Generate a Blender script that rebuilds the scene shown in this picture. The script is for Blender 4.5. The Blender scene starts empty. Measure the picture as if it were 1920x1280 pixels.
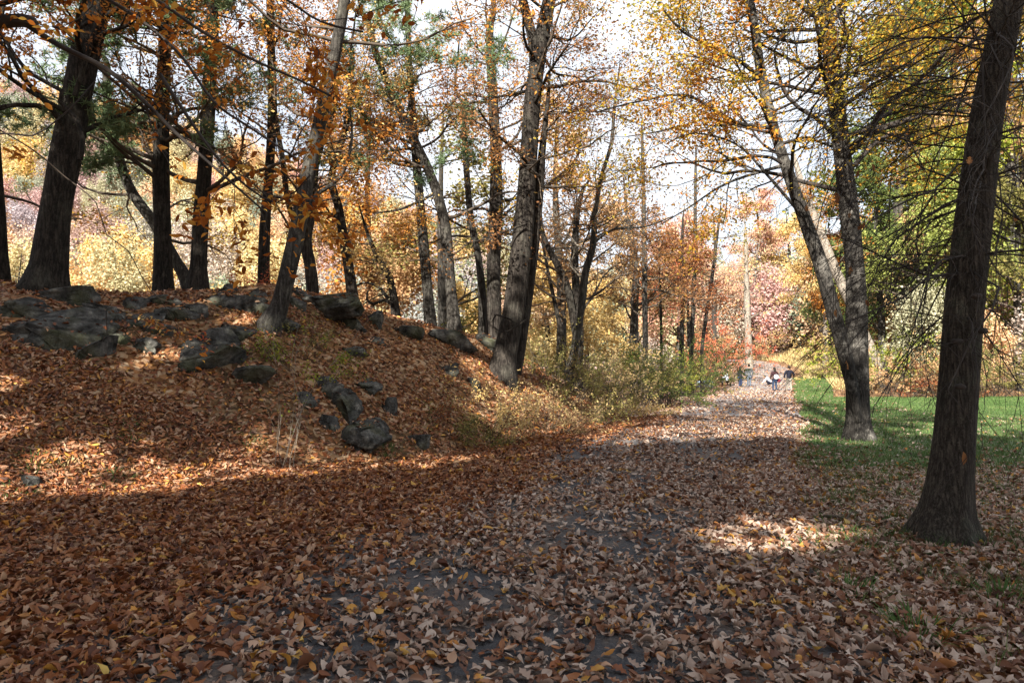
import bpy, bmesh, math, random
import numpy as np
from mathutils import Vector

R = math.radians
scene = bpy.context.scene
COL = scene.collection

# ------------------------------------------------------------------ camera, world, sun, exposure
CAM_H = 1.6
PITCH = 2.24
cam_d = bpy.data.cameras.new('camera')
cam_d.lens = 24.0
cam_d.sensor_width = 36.0
cam_d.clip_end = 3000.0
cam = bpy.data.objects.new('camera', cam_d)
COL.objects.link(cam)
cam.location = (0, 0, CAM_H)
cam.rotation_euler = (R(90 + PITCH), 0, 0)
scene.camera = cam

SUN_EL = 34.0
SUN_DIR = np.array([0.36, 0.93, 0.0])            # horizontal travel of the sunlight
SUN_DIR /= np.linalg.norm(SUN_DIR)
SUN_V = np.array([SUN_DIR[0] * math.cos(R(SUN_EL)), SUN_DIR[1] * math.cos(R(SUN_EL)), -math.sin(R(SUN_EL))])

world = bpy.data.worlds.new('World')
scene.world = world
world.use_nodes = True
wn, wl = world.node_tree.nodes, world.node_tree.links
wn.clear()
sky = wn.new('ShaderNodeTexSky')
sky.sky_type = 'NISHITA'
sky.sun_disc = False
sky.sun_elevation = R(SUN_EL)
sky.sun_rotation = math.atan2(-SUN_DIR[0], -SUN_DIR[1])
sky.air_density = 1.0
sky.dust_density = 2.0
tc = wn.new('ShaderNodeTexCoord')
mp = wn.new('ShaderNodeMapping')
mp.inputs['Scale'].default_value = (1.0, 1.0, 2.6)
nz = wn.new('ShaderNodeTexNoise')
nz.inputs['Scale'].default_value = 2.2
nz.inputs['Detail'].default_value = 7.0
nz.inputs['Roughness'].default_value = 0.55
rp = wn.new('ShaderNodeValToRGB')
rp.color_ramp.elements[0].position = 0.40
rp.color_ramp.elements[0].color = (0.60, 0.60, 0.60, 1)
rp.color_ramp.elements[1].position = 0.66
mx = wn.new('ShaderNodeMixRGB')
mx.inputs[2].default_value = (7.6, 7.9, 8.4, 1)
bg = wn.new('ShaderNodeBackground')
bg.inputs['Strength'].default_value = 0.053
wo = wn.new('ShaderNodeOutputWorld')
wl.new(tc.outputs['Generated'], mp.inputs['Vector'])
wl.new(mp.outputs['Vector'], nz.inputs['Vector'])
wl.new(nz.outputs['Fac'], rp.inputs['Fac'])
wl.new(rp.outputs['Color'], mx.inputs[0])
wl.new(sky.outputs['Color'], mx.inputs[1])
wl.new(mx.outputs['Color'], bg.inputs['Color'])
wl.new(bg.outputs['Background'], wo.inputs['Surface'])

sun_d = bpy.data.lights.new('sun', 'SUN')
sun_d.energy = 5.0
sun_d.angle = R(0.53)
sun_d.color = (1.0, 0.93, 0.82)
sun = bpy.data.objects.new('sun', sun_d)
COL.objects.link(sun)
sun.rotation_euler = Vector(SUN_V).to_track_quat('-Z', 'Y').to_euler()
sun.location = (-20, -40, 40)

vs = scene.view_settings
vs.view_transform = 'Standard'
vs.look = 'None'
vs.gamma = 1.0
vs.use_curve_mapping = False
vs.exposure = 1.8

scene.render.engine = 'CYCLES'
cy = scene.cycles
cy.max_bounces = 6
cy.diffuse_bounces = 3
cy.glossy_bounces = 2
cy.transmission_bounces = 3
cy.transparent_max_bounces = 4
cy.use_denoising = True
cy.sample_clamp_indirect = 4.0

# ------------------------------------------------------------------ numeric helpers
F_PX = 1280.0                                     # focal length in pixels of a 1920 wide picture
CP, SP = math.cos(R(PITCH)), math.sin(R(PITCH))


def at(px, py, Y):
    """world point on the line of sight of a photo pixel at forward distance Y"""
    cx, cz = (px - 960.0) / F_PX, (640.0 - py) / F_PX
    d = np.array([cx, CP - cz * SP, SP + cz * CP])
    return np.array([0, 0, CAM_H]) + d * (Y / d[1])


def hash2(i, j, seed):
    n = (i.astype(np.int64) * 374761393 + j.astype(np.int64) * 668265263 + seed * 974711) & 0x7fffffff
    n = ((n ^ (n >> 13)) * 1274126177) & 0x7fffffff
    return ((n ^ (n >> 16)) & 0xffff) / 65535.0


def vnoise(x, y, seed=0):
    x, y = np.asarray(x, float), np.asarray(y, float)
    i, j = np.floor(x), np.floor(y)
    fx, fy = x - i, y - j
    fx, fy = fx * fx * (3 - 2 * fx), fy * fy * (3 - 2 * fy)
    i, j = i.astype(np.int64), j.astype(np.int64)
    a, b = hash2(i, j, seed), hash2(i + 1, j, seed)
    c, d = hash2(i, j + 1, seed), hash2(i + 1, j + 1, seed)
    return (a * (1 - fx) + b * fx) * (1 - fy) + (c * (1 - fx) + d * fx) * fy


def fbm(x, y, seed=0, octv=4):
    s, a, t = 0.0, 0.5, 0.0
    for k in range(octv):
        s = s + a * vnoise(x * 2 ** k, y * 2 ** k, seed + k * 17)
        t += a
        a *= 0.5
    return s / t


def sstep(a, b, x):
    t = np.clip((x - a) / (b - a), 0, 1)
    return t * t * (3 - 2 * t)


# ------------------------------------------------------------------ terrain
KU = [-900, 0, 300, 530, 700, 850, 1000, 1100, 1180, 1260]
KDT = [6.5, 8.2, 9.5, 10.8, 11.8, 12.9, 15.5, 18.6, 22.0, 26.0]
CU = [-900, 0, 300, 520, 650, 800, 900, 1000, 1100, 1180, 1260]
CD = [13.5, 14.0, 15.0, 16.0, 17.0, 18.5, 20.0, 22.0, 25.0, 27.0, 30.0]
CZ = [3.6, 3.2, 3.2, 3.5, 3.15, 2.75, 2.4, 1.70, 0.70, 0.25, 0.0]
HU = [-2500, -400, 0, 300, 600, 850, 1000, 1200, 1330, 1500, 1700, 2100, 3500]
HZ = [130, 125, 116, 100, 76, 52, 38, 22, 20, 24, 40, 75, 80]
HN = [55, 55, 52, 52, 55, 58, 62, 70, 100, 92, 44, 40, 40]

PY = [-60, 0, 3.5, 6.6, 12.8, 22.7, 41, 60, 75, 88, 96]
PX = [-6.0, -1.0, -0.3, 0.35, 2.75, 7.1, 14.3, 22.0, 28.0, 31.5, 31.0]


def path_x(Y):
    return np.interp(Y, PY, PX)


def path_half(Y):
    dx = path_x(Y + 0.5) - path_x(Y - 0.5)
    return 2.25 * np.sqrt(1 + dx * dx) + 0.07


def H(X, Y):
    X, Y = np.asarray(X, float), np.asarray(Y, float)
    Ys = np.maximum(Y, 4.0)
    u = np.clip(960 + F_PX * X / Ys, -2500, 3500)
    dt, dc, zc = np.interp(u, KU, KDT), np.interp(u, CU, CD), np.interp(u, CU, CZ)
    t = (Y - dt) / (dc - dt)
    tt = np.clip(t, 0, 1)
    prof = np.sin(tt * math.pi / 2) ** 1.15
    wl_ = 1 - sstep(1050, 1290, u)
    back = zc + (-5.0 * wl_ - zc) * sstep(0.0, 22.0, Y - dc)
    kn = np.where(t < 1, zc * prof, np.where(u < 1260, back, -5.0 * wl_ * sstep(0, 22, Y - dc)))
    yy = Y - 45
    zb = 0.06 * np.where(yy > 0, yy * yy / (yy + 6.0), 0)
    zb = np.minimum(zb, 4.0) * sstep(1180, 1320, u)
    hn = np.interp(u, HU, HN)
    hill = np.interp(u, HU, HZ) * sstep(0, 1, (Y - hn) / (300 - hn) * 0.93)
    rough = 0.16 * (fbm(X * 0.9, Y * 0.9, 3) - 0.5) * sstep(0.05, 0.4, tt) * (zc > 0.2) * 2.2
    rough = rough + 0.05 * (fbm(X * 0.5, Y * 0.5, 9) - 0.5) * sstep(3.2, 5.0, np.abs(X - path_x(Y)))
    bank = 1.7 * sstep(4.0, 9.0, X - path_x(Y)) * sstep(52, 64, Y) * (1 - sstep(85, 110, Y))
    return kn + zb + hill + rough + bank


def Hn(X, Y, e=0.15):
    dx = (H(X + e, Y) - H(X - e, Y)) / (2 * e)
    dy = (H(X, Y + e) - H(X, Y - e)) / (2 * e)
    n = np.stack([-dx, -dy, np.ones_like(dx)], -1)
    return n / np.linalg.norm(n, axis=-1, keepdims=True)


def h1(x, y):
    return float(H(np.array([x]), np.array([y]))[0])


def cast(px, py, y0=3.0, y1=90.0):
    """first terrain point seen through a photo pixel, else None"""
    Y = np.arange(y0, y1, 0.05)
    P0 = at(px, py, 1.0) - np.array([0, 0, CAM_H])
    X, Z = P0[0] * Y, CAM_H + P0[2] * Y
    hit = np.nonzero(Z <= H(X, Y))[0]
    if len(hit) == 0:
        return None
    i = hit[0]
    return np.array([X[i], Y[i], float(H(X[i:i + 1], Y[i:i + 1])[0])])


# ------------------------------------------------------------------ mesh helpers
def build_mesh(name, V, faces, mats=None, smooth=False, mat_index=None):
    """faces: list of (n,k) int arrays"""
    me = bpy.data.meshes.new(name)
    V = np.asarray(V, np.float32)
    faces = [np.asarray(f, np.int32) for f in faces if len(f)]
    nl = sum(f.size for f in faces)
    npoly = sum(len(f) for f in faces)
    me.vertices.add(len(V))
    me.vertices.foreach_set('co', V.ravel())
    me.loops.add(nl)
    me.polygons.add(npoly)
    me.loops.foreach_set('vertex_index', np.concatenate([f.ravel() for f in faces]))
    tot = np.concatenate([np.full(len(f), f.shape[1], np.int32) for f in faces])
    st = np.zeros(npoly, np.int32)
    st[1:] = np.cumsum(tot)[:-1]
    me.polygons.foreach_set('loop_start', st)
    me.polygons.foreach_set('loop_total', tot)
    if smooth:
        me.polygons.foreach_set('use_smooth', np.ones(npoly, bool))
    if mats is not None:
        for m in (mats if isinstance(mats, (list, tuple)) else [mats]):
            me.materials.append(m)
    if mat_index is not None:
        me.polygons.foreach_set('material_index', np.asarray(mat_index, np.int32))
    me.update(calc_edges=True)
    return me


def link(name, me, parent=None, loc=None):
    o = bpy.data.objects.new(name, me)
    COL.objects.link(o)
    if parent is not None:
        o.parent = parent
    if loc is not None:
        o.location = loc
    return o


def tag(o, label=None, cat=None, group=None, kind=None):
    if label:
        o['label'] = label
    if cat:
        o['category'] = cat
    if group:
        o['group'] = group
    if kind:
        o['kind'] = kind
    return o


def empty(name, loc, label, cat, group=None):
    o = bpy.data.objects.new(name, None)
    o.empty_display_size = 0.3
    COL.objects.link(o)
    o.location = loc
    return tag(o, label, cat, group)


class Tubes:
    """collects tapered tubes"""
    def __init__(s):
        s.V, s.F, s.n, s.C = [], [], 0, []

    def add(s, P, Rr, k=5, cap=True, mod=None):
        P, Rr = np.asarray(P, float), np.asarray(Rr, float)
        if cap and Rr[-1] > 0.008 and mod is None:
            e = unit(P[-1] - P[-2]) * Rr[-1]
            P = np.concatenate([P, [P[-1] + e * 0.5, P[-1] + e * 0.75]])
            Rr = np.concatenate([Rr, [Rr[-1] * 0.75, 0.0005]])
        n = len(P)
        T = np.gradient(P, axis=0)
        T /= np.linalg.norm(T, axis=1, keepdims=True) + 1e-9
        ref = np.array([1.0, 0.0, 0.0]) if abs(T[0][0]) < 0.8 else np.array([0.0, 1.0, 0.0])
        A = np.cross(T, ref)
        A /= np.linalg.norm(A, axis=1, keepdims=True) + 1e-9
        B = np.cross(T, A)
        th = np.linspace(0, 2 * math.pi, k, endpoint=False)
        rr = Rr[:, None] * np.ones((1, k))
        if mod is not None:
            rr = rr * mod(th)
        V = P[:, None, :] + rr[..., None] * (np.cos(th)[None, :, None] * A[:, None, :] + np.sin(th)[None, :, None] * B[:, None, :])
        i = np.arange(n - 1)[:, None] * k
        j = np.arange(k)[None, :]
        j2 = (j + 1) % k
        F = np.stack([i + j, i + j2, i + k + j2, i + k + j], -1).reshape(-1, 4) + s.n
        s.V.append(V.reshape(-1, 3))
        s.F.append(F)
        s.n += n * k
        return s

    def mesh(s, name, mat, off=None, smooth=True):
        V = np.concatenate(s.V)
        if off is not None:
            V = V - np.asarray(off)
        return build_mesh(name, V, [np.concatenate(s.F)], mat, smooth)


def resample(P, step):
    P = np.asarray(P, float)
    # Catmull-Rom through the points
    out = []
    n = len(P)
    for i in range(n - 1):
        p0, p1, p2, p3 = P[max(i - 1, 0)], P[i], P[i + 1], P[min(i + 2, n - 1)]
        m = max(2, int(np.linalg.norm((p2 - p1)[:3]) / step))
        t = np.linspace(0, 1, m, endpoint=False)[:, None]
        out.append(0.5 * ((2 * p1) + (-p0 + p2) * t + (2 * p0 - 5 * p1 + 4 * p2 - p3) * t ** 2 + (-p0 + 3 * p1 - 3 * p2 + p3) * t ** 3))
    out.append(P[-1:])
    return np.concatenate(out)


def unit(v):
    return v / (np.linalg.norm(v) + 1e-9)


def leaf_mesh(name, pos, size, rng, mat, off=(0, 0, 0), aspect=0.5, droop=0.25, lod=0, flat=0.0, mats_idx=None):
    """one small folded blade per position. lod 0: 2 triangles, lod 1: 6 vertices with curl"""
    pos = np.asarray(pos, float)
    n = len(pos)
    d = rng.normal(size=(n, 3))
    d[:, 2] = d[:, 2] * (1 - flat) * 0.6 - droop
    d /= np.linalg.norm(d, axis=1, keepdims=True)
    nrm = rng.normal(size=(n, 3))
    nrm[:, 2] += 0.9 + 2 * flat
    s = np.cross(d, nrm)
    s /= np.linalg.norm(s, axis=1, keepdims=True) + 1e-9
    up = np.cross(s, d)
    L = (size * rng.uniform(0.6, 1.25, n))[:, None]
    W = L * aspect * rng.uniform(0.8, 1.2, (n, 1)) * 0.5
    fold = W * rng.uniform(0.1, 0.6, (n, 1))
    p = pos - np.asarray(off)
    b = np.arange(n)[:, None]
    if lod == 0:
        V = np.stack([p, p + d * L * 0.45 + s * W + up * fold, p + d * L, p + d * L * 0.45 - s * W + up * fold], 1).reshape(-1, 3)
        F = np.concatenate([b * 4 + np.array([[0, 2, 1]]), b * 4 + np.array([[0, 3, 2]])], 0)
    else:
        cu = L * rng.uniform(-0.25, 0.05, (n, 1))
        V = np.stack([p, p + d * L * 0.28 + s * W * 0.85 + up * fold, p + d * L * 0.62 + s * W * 0.85 + up * (fold + cu * 0.3),
                      p + d * L + up * cu, p + d * L * 0.62 - s * W * 0.85 + up * (fold + cu * 0.3), p + d * L * 0.28 - s * W * 0.85 + up * fold,
                      p + d * L * 0.5 + up * cu * 0.2], 1).reshape(-1, 3)
        tri = np.array([[0, 6, 1], [1, 6, 2], [2, 6, 3], [3, 6, 4], [4, 6, 5], [5, 6, 0]])
        F = (b[:, None, :] * 7 + tri[None]).reshape(-1, 3)
    return build_mesh(name, V, [F], mat, False)


def needle_mesh(name, pos, size, rng, mat, off=(0, 0, 0), per=9):
    pos = np.repeat(np.asarray(pos, float), per, 0) - np.asarray(off)
    n = len(pos)
    d = rng.normal(size=(n, 3))
    d[:, 2] += 0.25
    d /= np.linalg.norm(d, axis=1, keepdims=True)
    s = np.cross(d, rng.normal(size=(n, 3)))
    s /= np.linalg.norm(s, axis=1, keepdims=True)
    L = (size * rng.uniform(0.7, 1.2, n))[:, None]
    w = L * 0.07
    V = np.stack([pos - s * w, pos + s * w, pos + d * L], 1).reshape(-1, 3)
    F = np.arange(n * 3).reshape(-1, 3)
    return build_mesh(name, V, [F], mat, False)


# ------------------------------------------------------------------ materials
def new_mat(name):
    m = bpy.data.materials.new(name)
    m.use_nodes = True
    m.node_tree.nodes.clear()
    return m, m.node_tree.nodes, m.node_tree.links


def ramp(nodes, cols):
    r = nodes.new('ShaderNodeValToRGB')
    e = r.color_ramp.elements
    while len(e) < len(cols):
        e.new(0.5)
    for k, c in enumerate(cols):
        pos, col = c if isinstance(c[1], (tuple, list)) else (k / (len(cols) - 1), c)
        e[k].position = pos
        e[k].color = (*col, 1)
    return r


def leaf_mat(name, cols, trans=0.35, noise_scale=0.6, noise_w=0.35, gloss=0.0):
    m, N, L = new_mat(name)
    geo = N.new('ShaderNodeNewGeometry')
    oi = N.new('ShaderNodeObjectInfo')
    add = N.new('ShaderNodeMath')
    add.operation = 'ADD'
    fr = N.new('ShaderNodeMath')
    fr.operation = 'FRACT'
    L.new(geo.outputs['Random Per Island'], add.inputs[0])
    L.new(oi.outputs['Random'], add.inputs[1])
    L.new(add.outputs[0], fr.inputs[0])
    t = N.new('ShaderNodeTexCoord')
    nz = N.new('ShaderNodeTexNoise')
    nz.inputs['Scale'].default_value = noise_scale
    nz.inputs['Detail'].default_value = 2
    L.new(t.outputs['Object'], nz.inputs['Vector'])
    st = N.new('ShaderNodeMapRange')
    st.inputs[1].default_value = 0.3
    st.inputs[2].default_value = 0.7
    L.new(nz.outputs['Fac'], st.inputs[0])
    mix = N.new('ShaderNodeMix')
    mix.inputs[0].default_value = noise_w
    L.new(fr.outputs[0], mix.inputs[2])
    L.new(st.outputs[0], mix.inputs[3])
    rp = ramp(N, cols)
    L.new(mix.outputs[0], rp.inputs['Fac'])
    out = N.new('ShaderNodeOutputMaterial')
    if gloss > 0:
        df = N.new('ShaderNodeBsdfPrincipled')
        df.inputs['Roughness'].default_value = 0.55
        df.inputs['Specular IOR Level'].default_value = gloss
        L.new(rp.outputs['Color'], df.inputs['Base Color'])
        dsock = df.outputs[0]
    else:
        df = N.new('ShaderNodeBsdfDiffuse')
        L.new(rp.outputs['Color'], df.inputs['Color'])
        dsock = df.outputs[0]
    if trans > 0:
        tr = N.new('ShaderNodeBsdfTranslucent')
        L.new(rp.outputs['Color'], tr.inputs['Color'])
        ms = N.new('ShaderNodeMixShader')
        ms.inputs[0].default_value = trans
        L.new(dsock, ms.inputs[1])
        L.new(tr.outputs[0], ms.inputs[2])
        L.new(ms.outputs[0], out.inputs['Surface'])
    else:
        L.new(dsock, out.inputs['Surface'])
    return m


def bark_mat(name, dark, light, lichen=None, scale=9.0, stretch=0.16, bump=0.9):
    m, N, L = new_mat(name)
    t = N.new('ShaderNodeTexCoord')
    mp = N.new('ShaderNodeMapping')
    mp.inputs['Scale'].default_value = (scale, scale, scale * stretch)
    L.new(t.outputs['Object'], mp.inputs['Vector'])
    n1 = N.new('ShaderNodeTexNoise')
    n1.inputs['Scale'].default_value = 1.5
    n1.inputs['Detail'].default_value = 3
    n1.inputs['Roughness'].default_value = 0.5
    n1.inputs['Distortion'].default_value = 0.3
    L.new(mp.outputs[0], n1.inputs['Vector'])
    r1 = N.new('ShaderNodeMath')
    r1.operation = 'MULTIPLY_ADD'
    r1.inputs[1].default_value = 2.0
    r1.inputs[2].default_value = -1.0
    L.new(n1.outputs['Fac'], r1.inputs[0])
    r2a = N.new('ShaderNodeMath')
    r2a.operation = 'ABSOLUTE'
    L.new(r1.outputs[0], r2a.inputs[0])
    vm = N.new('ShaderNodeMapRange')
    vm.inputs[1].default_value = 0.0
    vm.inputs[2].default_value = 0.30
    L.new(r2a.outputs[0], vm.inputs[0])
    n3 = N.new('ShaderNodeTexNoise')
    n3.inputs['Scale'].default_value = scale * 2.4
    n3.inputs['Detail'].default_value = 5
    n3.inputs['Roughness'].default_value = 0.7
    L.new(t.outputs['Object'], n3.inputs['Vector'])
    mv = N.new('ShaderNodeMapping')
    mv.inputs['Scale'].default_value = (scale, scale, scale * stretch * 1.8)
    L.new(t.outputs['Object'], mv.inputs['Vector'])
    dv = N.new('ShaderNodeVectorMath')
    dv.operation = 'MULTIPLY_ADD'
    dv.inputs[1].default_value = (0.9, 0.9, 0.9)
    L.new(n3.outputs['Color'], dv.inputs[0])
    L.new(mv.outputs[0], dv.inputs[2])
    vo = N.new('ShaderNodeTexVoronoi')
    vo.feature = 'DISTANCE_TO_EDGE'
    vo.inputs['Scale'].default_value = 1.7
    L.new(dv.outputs[0], vo.inputs['Vector'])
    v2 = N.new('ShaderNodeMapRange')
    v2.inputs[2].default_value = 0.32
    L.new(vo.outputs['Distance'], v2.inputs[0])
    av = N.new('ShaderNodeMix')
    av.inputs[0].default_value = 0.5
    L.new(vm.outputs[0], av.inputs[2])
    L.new(v2.outputs[0], av.inputs[3])
    mu = N.new('ShaderNodeMath')
    mu.operation = 'MULTIPLY'
    L.new(av.outputs[0], mu.inputs[0])
    L.new(n3.outputs['Fac'], mu.inputs[1])
    rp = ramp(N, [(0.06, dark), (0.55, light)])
    L.new(mu.outputs[0], rp.inputs['Fac'])
    col = rp.outputs['Color']
    if lichen:
        n2 = N.new('ShaderNodeTexNoise')
        n2.inputs['Scale'].default_value = 1.6
        n2.inputs['Detail'].default_value = 6
        n2.inputs['Roughness'].default_value = 0.7
        L.new(t.outputs['Object'], n2.inputs['Vector'])
        r2 = ramp(N, [(0.52, (0, 0, 0)), (0.66, (1, 1, 1))])
        L.new(n2.outputs['Fac'], r2.inputs['Fac'])
        mm = N.new('ShaderNodeMixRGB')
        L.new(r2.outputs['Color'], mm.inputs[0])
        L.new(col, mm.inputs[1])
        lm = N.new('ShaderNodeMixRGB')
        lm.blend_type = 'MULTIPLY'
        lm.inputs[0].default_value = 0.8
        lm.inputs[1].default_value = (*lichen, 1)
        r3 = ramp(N, [(0.1, (0.35, 0.35, 0.35)), (0.5, (1, 1, 1))])
        L.new(mu.outputs[0], r3.inputs['Fac'])
        L.new(r3.outputs['Color'], lm.inputs[2])
        L.new(lm.outputs[0], mm.inputs[2])
        col = mm.outputs[0]
    bs = N.new('ShaderNodeBsdfPrincipled')
    bs.inputs['Roughness'].default_value = 0.9
    bs.inputs['Specular IOR Level'].default_value = 0.15
    L.new(col, bs.inputs['Base Color'])
    bp = N.new('ShaderNodeBump')
    bp.inputs['Strength'].default_value = bump
    bp.inputs['Distance'].default_value = 0.03
    L.new(mu.outputs[0], bp.inputs['Height'])
    L.new(bp.outputs[0], bs.inputs['Normal'])
    out = N.new('ShaderNodeOutputMaterial')
    L.new(bs.outputs[0], out.inputs['Surface'])
    return m


def plain_mat(name, a, b=None, scale=6.0, rough=0.8, bump=0.0, detail=6.0, pos=(0.35, 0.65)):
    m, N, L = new_mat(name)
    bs = N.new('ShaderNodeBsdfPrincipled')
    bs.inputs['Roughness'].default_value = rough
    bs.inputs['Specular IOR Level'].default_value = 0.25
    b = b or tuple(x * 0.8 for x in a)
    t = N.new('ShaderNodeTexCoord')
    n1 = N.new('ShaderNodeTexNoise')
    n1.inputs['Scale'].default_value = scale
    n1.inputs['Detail'].default_value = detail
    n1.inputs['Roughness'].default_value = 0.6
    L.new(t.outputs['Object'], n1.inputs['Vector'])
    rp = ramp(N, [(pos[0], a), (pos[1], b)])
    L.new(n1.outputs['Fac'], rp.inputs['Fac'])
    L.new(rp.outputs['Color'], bs.inputs['Base Color'])
    if bump > 0:
        bp = N.new('ShaderNodeBump')
        bp.inputs['Strength'].default_value = bump
        bp.inputs['Distance'].default_value = 0.02
        L.new(n1.outputs['Fac'], bp.inputs['Height'])
        L.new(bp.outputs[0], bs.inputs['Normal'])
    out = N.new('ShaderNodeOutputMaterial')
    L.new(bs.outputs[0], out.inputs['Surface'])
    return m


def rock_mat():
    m, N, L = new_mat('rock')
    t = N.new('ShaderNodeTexCoord')
    n1 = N.new('ShaderNodeTexNoise')
    n1.inputs['Scale'].default_value = 4.5
    n1.inputs['Detail'].default_value = 10
    n1.inputs['Roughness'].default_value = 0.68
    L.new(t.outputs['Object'], n1.inputs['Vector'])
    rp = ramp(N, [(0.36, (0.012, 0.012, 0.010)), (0.5, (0.062, 0.061, 0.056)), (0.6, (0.125, 0.123, 0.112)), (0.70, (0.25, 0.245, 0.21))])
    L.new(n1.outputs['Fac'], rp.inputs['Fac'])
    n2 = N.new('ShaderNodeTexNoise')
    n2.inputs['Scale'].default_value = 1.3
    n2.inputs['Detail'].default_value = 5
    L.new(t.outputs['Object'], n2.inputs['Vector'])
    r2 = ramp(N, [(0.52, (0, 0, 0)), (0.66, (1, 1, 1))])
    L.new(n2.outputs['Fac'], r2.inputs['Fac'])
    mm = N.new('ShaderNodeMixRGB')
    mm.inputs[2].default_value = (0.07, 0.075, 0.03, 1)
    mul = N.new('ShaderNodeMath')
    mul.operation = 'MULTIPLY'
    mul.inputs[1].default_value = 0.6
    L.new(r2.outputs['Color'], mul.inputs[0])
    L.new(mul.outputs[0], mm.inputs[0])
    L.new(rp.outputs['Color'], mm.inputs[1])
    bs = N.new('ShaderNodeBsdfPrincipled')
    bs.inputs['Roughness'].default_value = 0.9
    bs.inputs['Specular IOR Level'].default_value = 0.2
    L.new(mm.outputs[0], bs.inputs['Base Color'])
    vo = N.new('ShaderNodeTexVoronoi')
    vo.feature = 'DISTANCE_TO_EDGE'
    vo.inputs['Scale'].default_value = 1.7
    nv = N.new('ShaderNodeMixRGB')
    nv.inputs[0].default_value = 0.25
    L.new(t.outputs['Object'], nv.inputs[1])
    L.new(n1.outputs['Color'], nv.inputs[2])
    L.new(nv.outputs[0], vo.inputs['Vector'])
    mr = N.new('ShaderNodeMapRange')
    mr.inputs[2].default_value = 0.05
    L.new(vo.outputs['Distance'], mr.inputs[0])
    ad = N.new('ShaderNodeMath')
    ad.operation = 'MULTIPLY_ADD'
    ad.inputs[1].default_value = 0.25
    L.new(mr.outputs[0], ad.inputs[0])
    L.new(n1.outputs['Fac'], ad.inputs[2])
    bp = N.new('ShaderNodeBump')
    bp.inputs['Strength'].default_value = 0.9
    bp.inputs['Distance'].default_value = 0.14
    L.new(ad.outputs[0], bp.inputs['Height'])
    L.new(bp.outputs[0], bs.inputs['Normal'])
    out = N.new('ShaderNodeOutputMaterial')
    L.new(bs.outputs[0], out.inputs['Surface'])
    return m


def ground_mat():
    """leaf-strewn forest floor: cells of leaf colours over dark soil"""
    m, N, L = new_mat('forest_floor')
    t = N.new('ShaderNodeTexCoord')
    vo = N.new('ShaderNodeTexVoronoi')
    vo.inputs['Scale'].default_value = 13.0
    L.new(t.outputs['Object'], vo.inputs['Vector'])
    sp = N.new('ShaderNodeSeparateColor')
    L.new(vo.outputs['Color'], sp.inputs[0])
    rp = ramp(N, [(0.0, (0.05, 0.028, 0.015)), (0.3, (0.13, 0.06, 0.025)), (0.55, (0.25, 0.12, 0.05)), (0.8, (0.32, 0.20, 0.11)), (1.0, (0.42, 0.30, 0.19))])
    L.new(sp.outputs[0], rp.inputs['Fac'])
    n2 = N.new('ShaderNodeTexNoise')
    n2.inputs['Scale'].default_value = 0.8
    n2.inputs['Detail'].default_value = 5
    L.new(t.outputs['Object'], n2.inputs['Vector'])
    r2 = ramp(N, [(0.42, (0, 0, 0)), (0.62, (1, 1, 1))])
    L.new(n2.outputs['Fac'], r2.inputs['Fac'])
    mm = N.new('ShaderNodeMixRGB')
    mm.inputs[2].default_value = (0.06, 0.045, 0.025, 1)
    mu = N.new('ShaderNodeMath')
    mu.operation = 'MULTIPLY'
    mu.inputs[1].default_value = 0.55
    L.new(r2.outputs['Color'], mu.inputs[0])
    L.new(mu.outputs[0], mm.inputs[0])
    L.new(rp.outputs['Color'], mm.inputs[1])
    bs = N.new('ShaderNodeBsdfPrincipled')
    bs.inputs['Roughness'].default_value = 0.9
    bs.inputs['Specular IOR Level'].default_value = 0.1
    L.new(mm.outputs[0], bs.inputs['Base Color'])
    bp = N.new('ShaderNodeBump')
    bp.inputs['Strength'].default_value = 0.7
    bp.inputs['Distance'].default_value = 0.03
    L.new(sp.outputs[1], bp.inputs['Height'])
    L.new(bp.outputs[0], bs.inputs['Normal'])
    out = N.new('ShaderNodeOutputMaterial')
    L.new(bs.outputs[0], out.inputs['Surface'])
    return m


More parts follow.
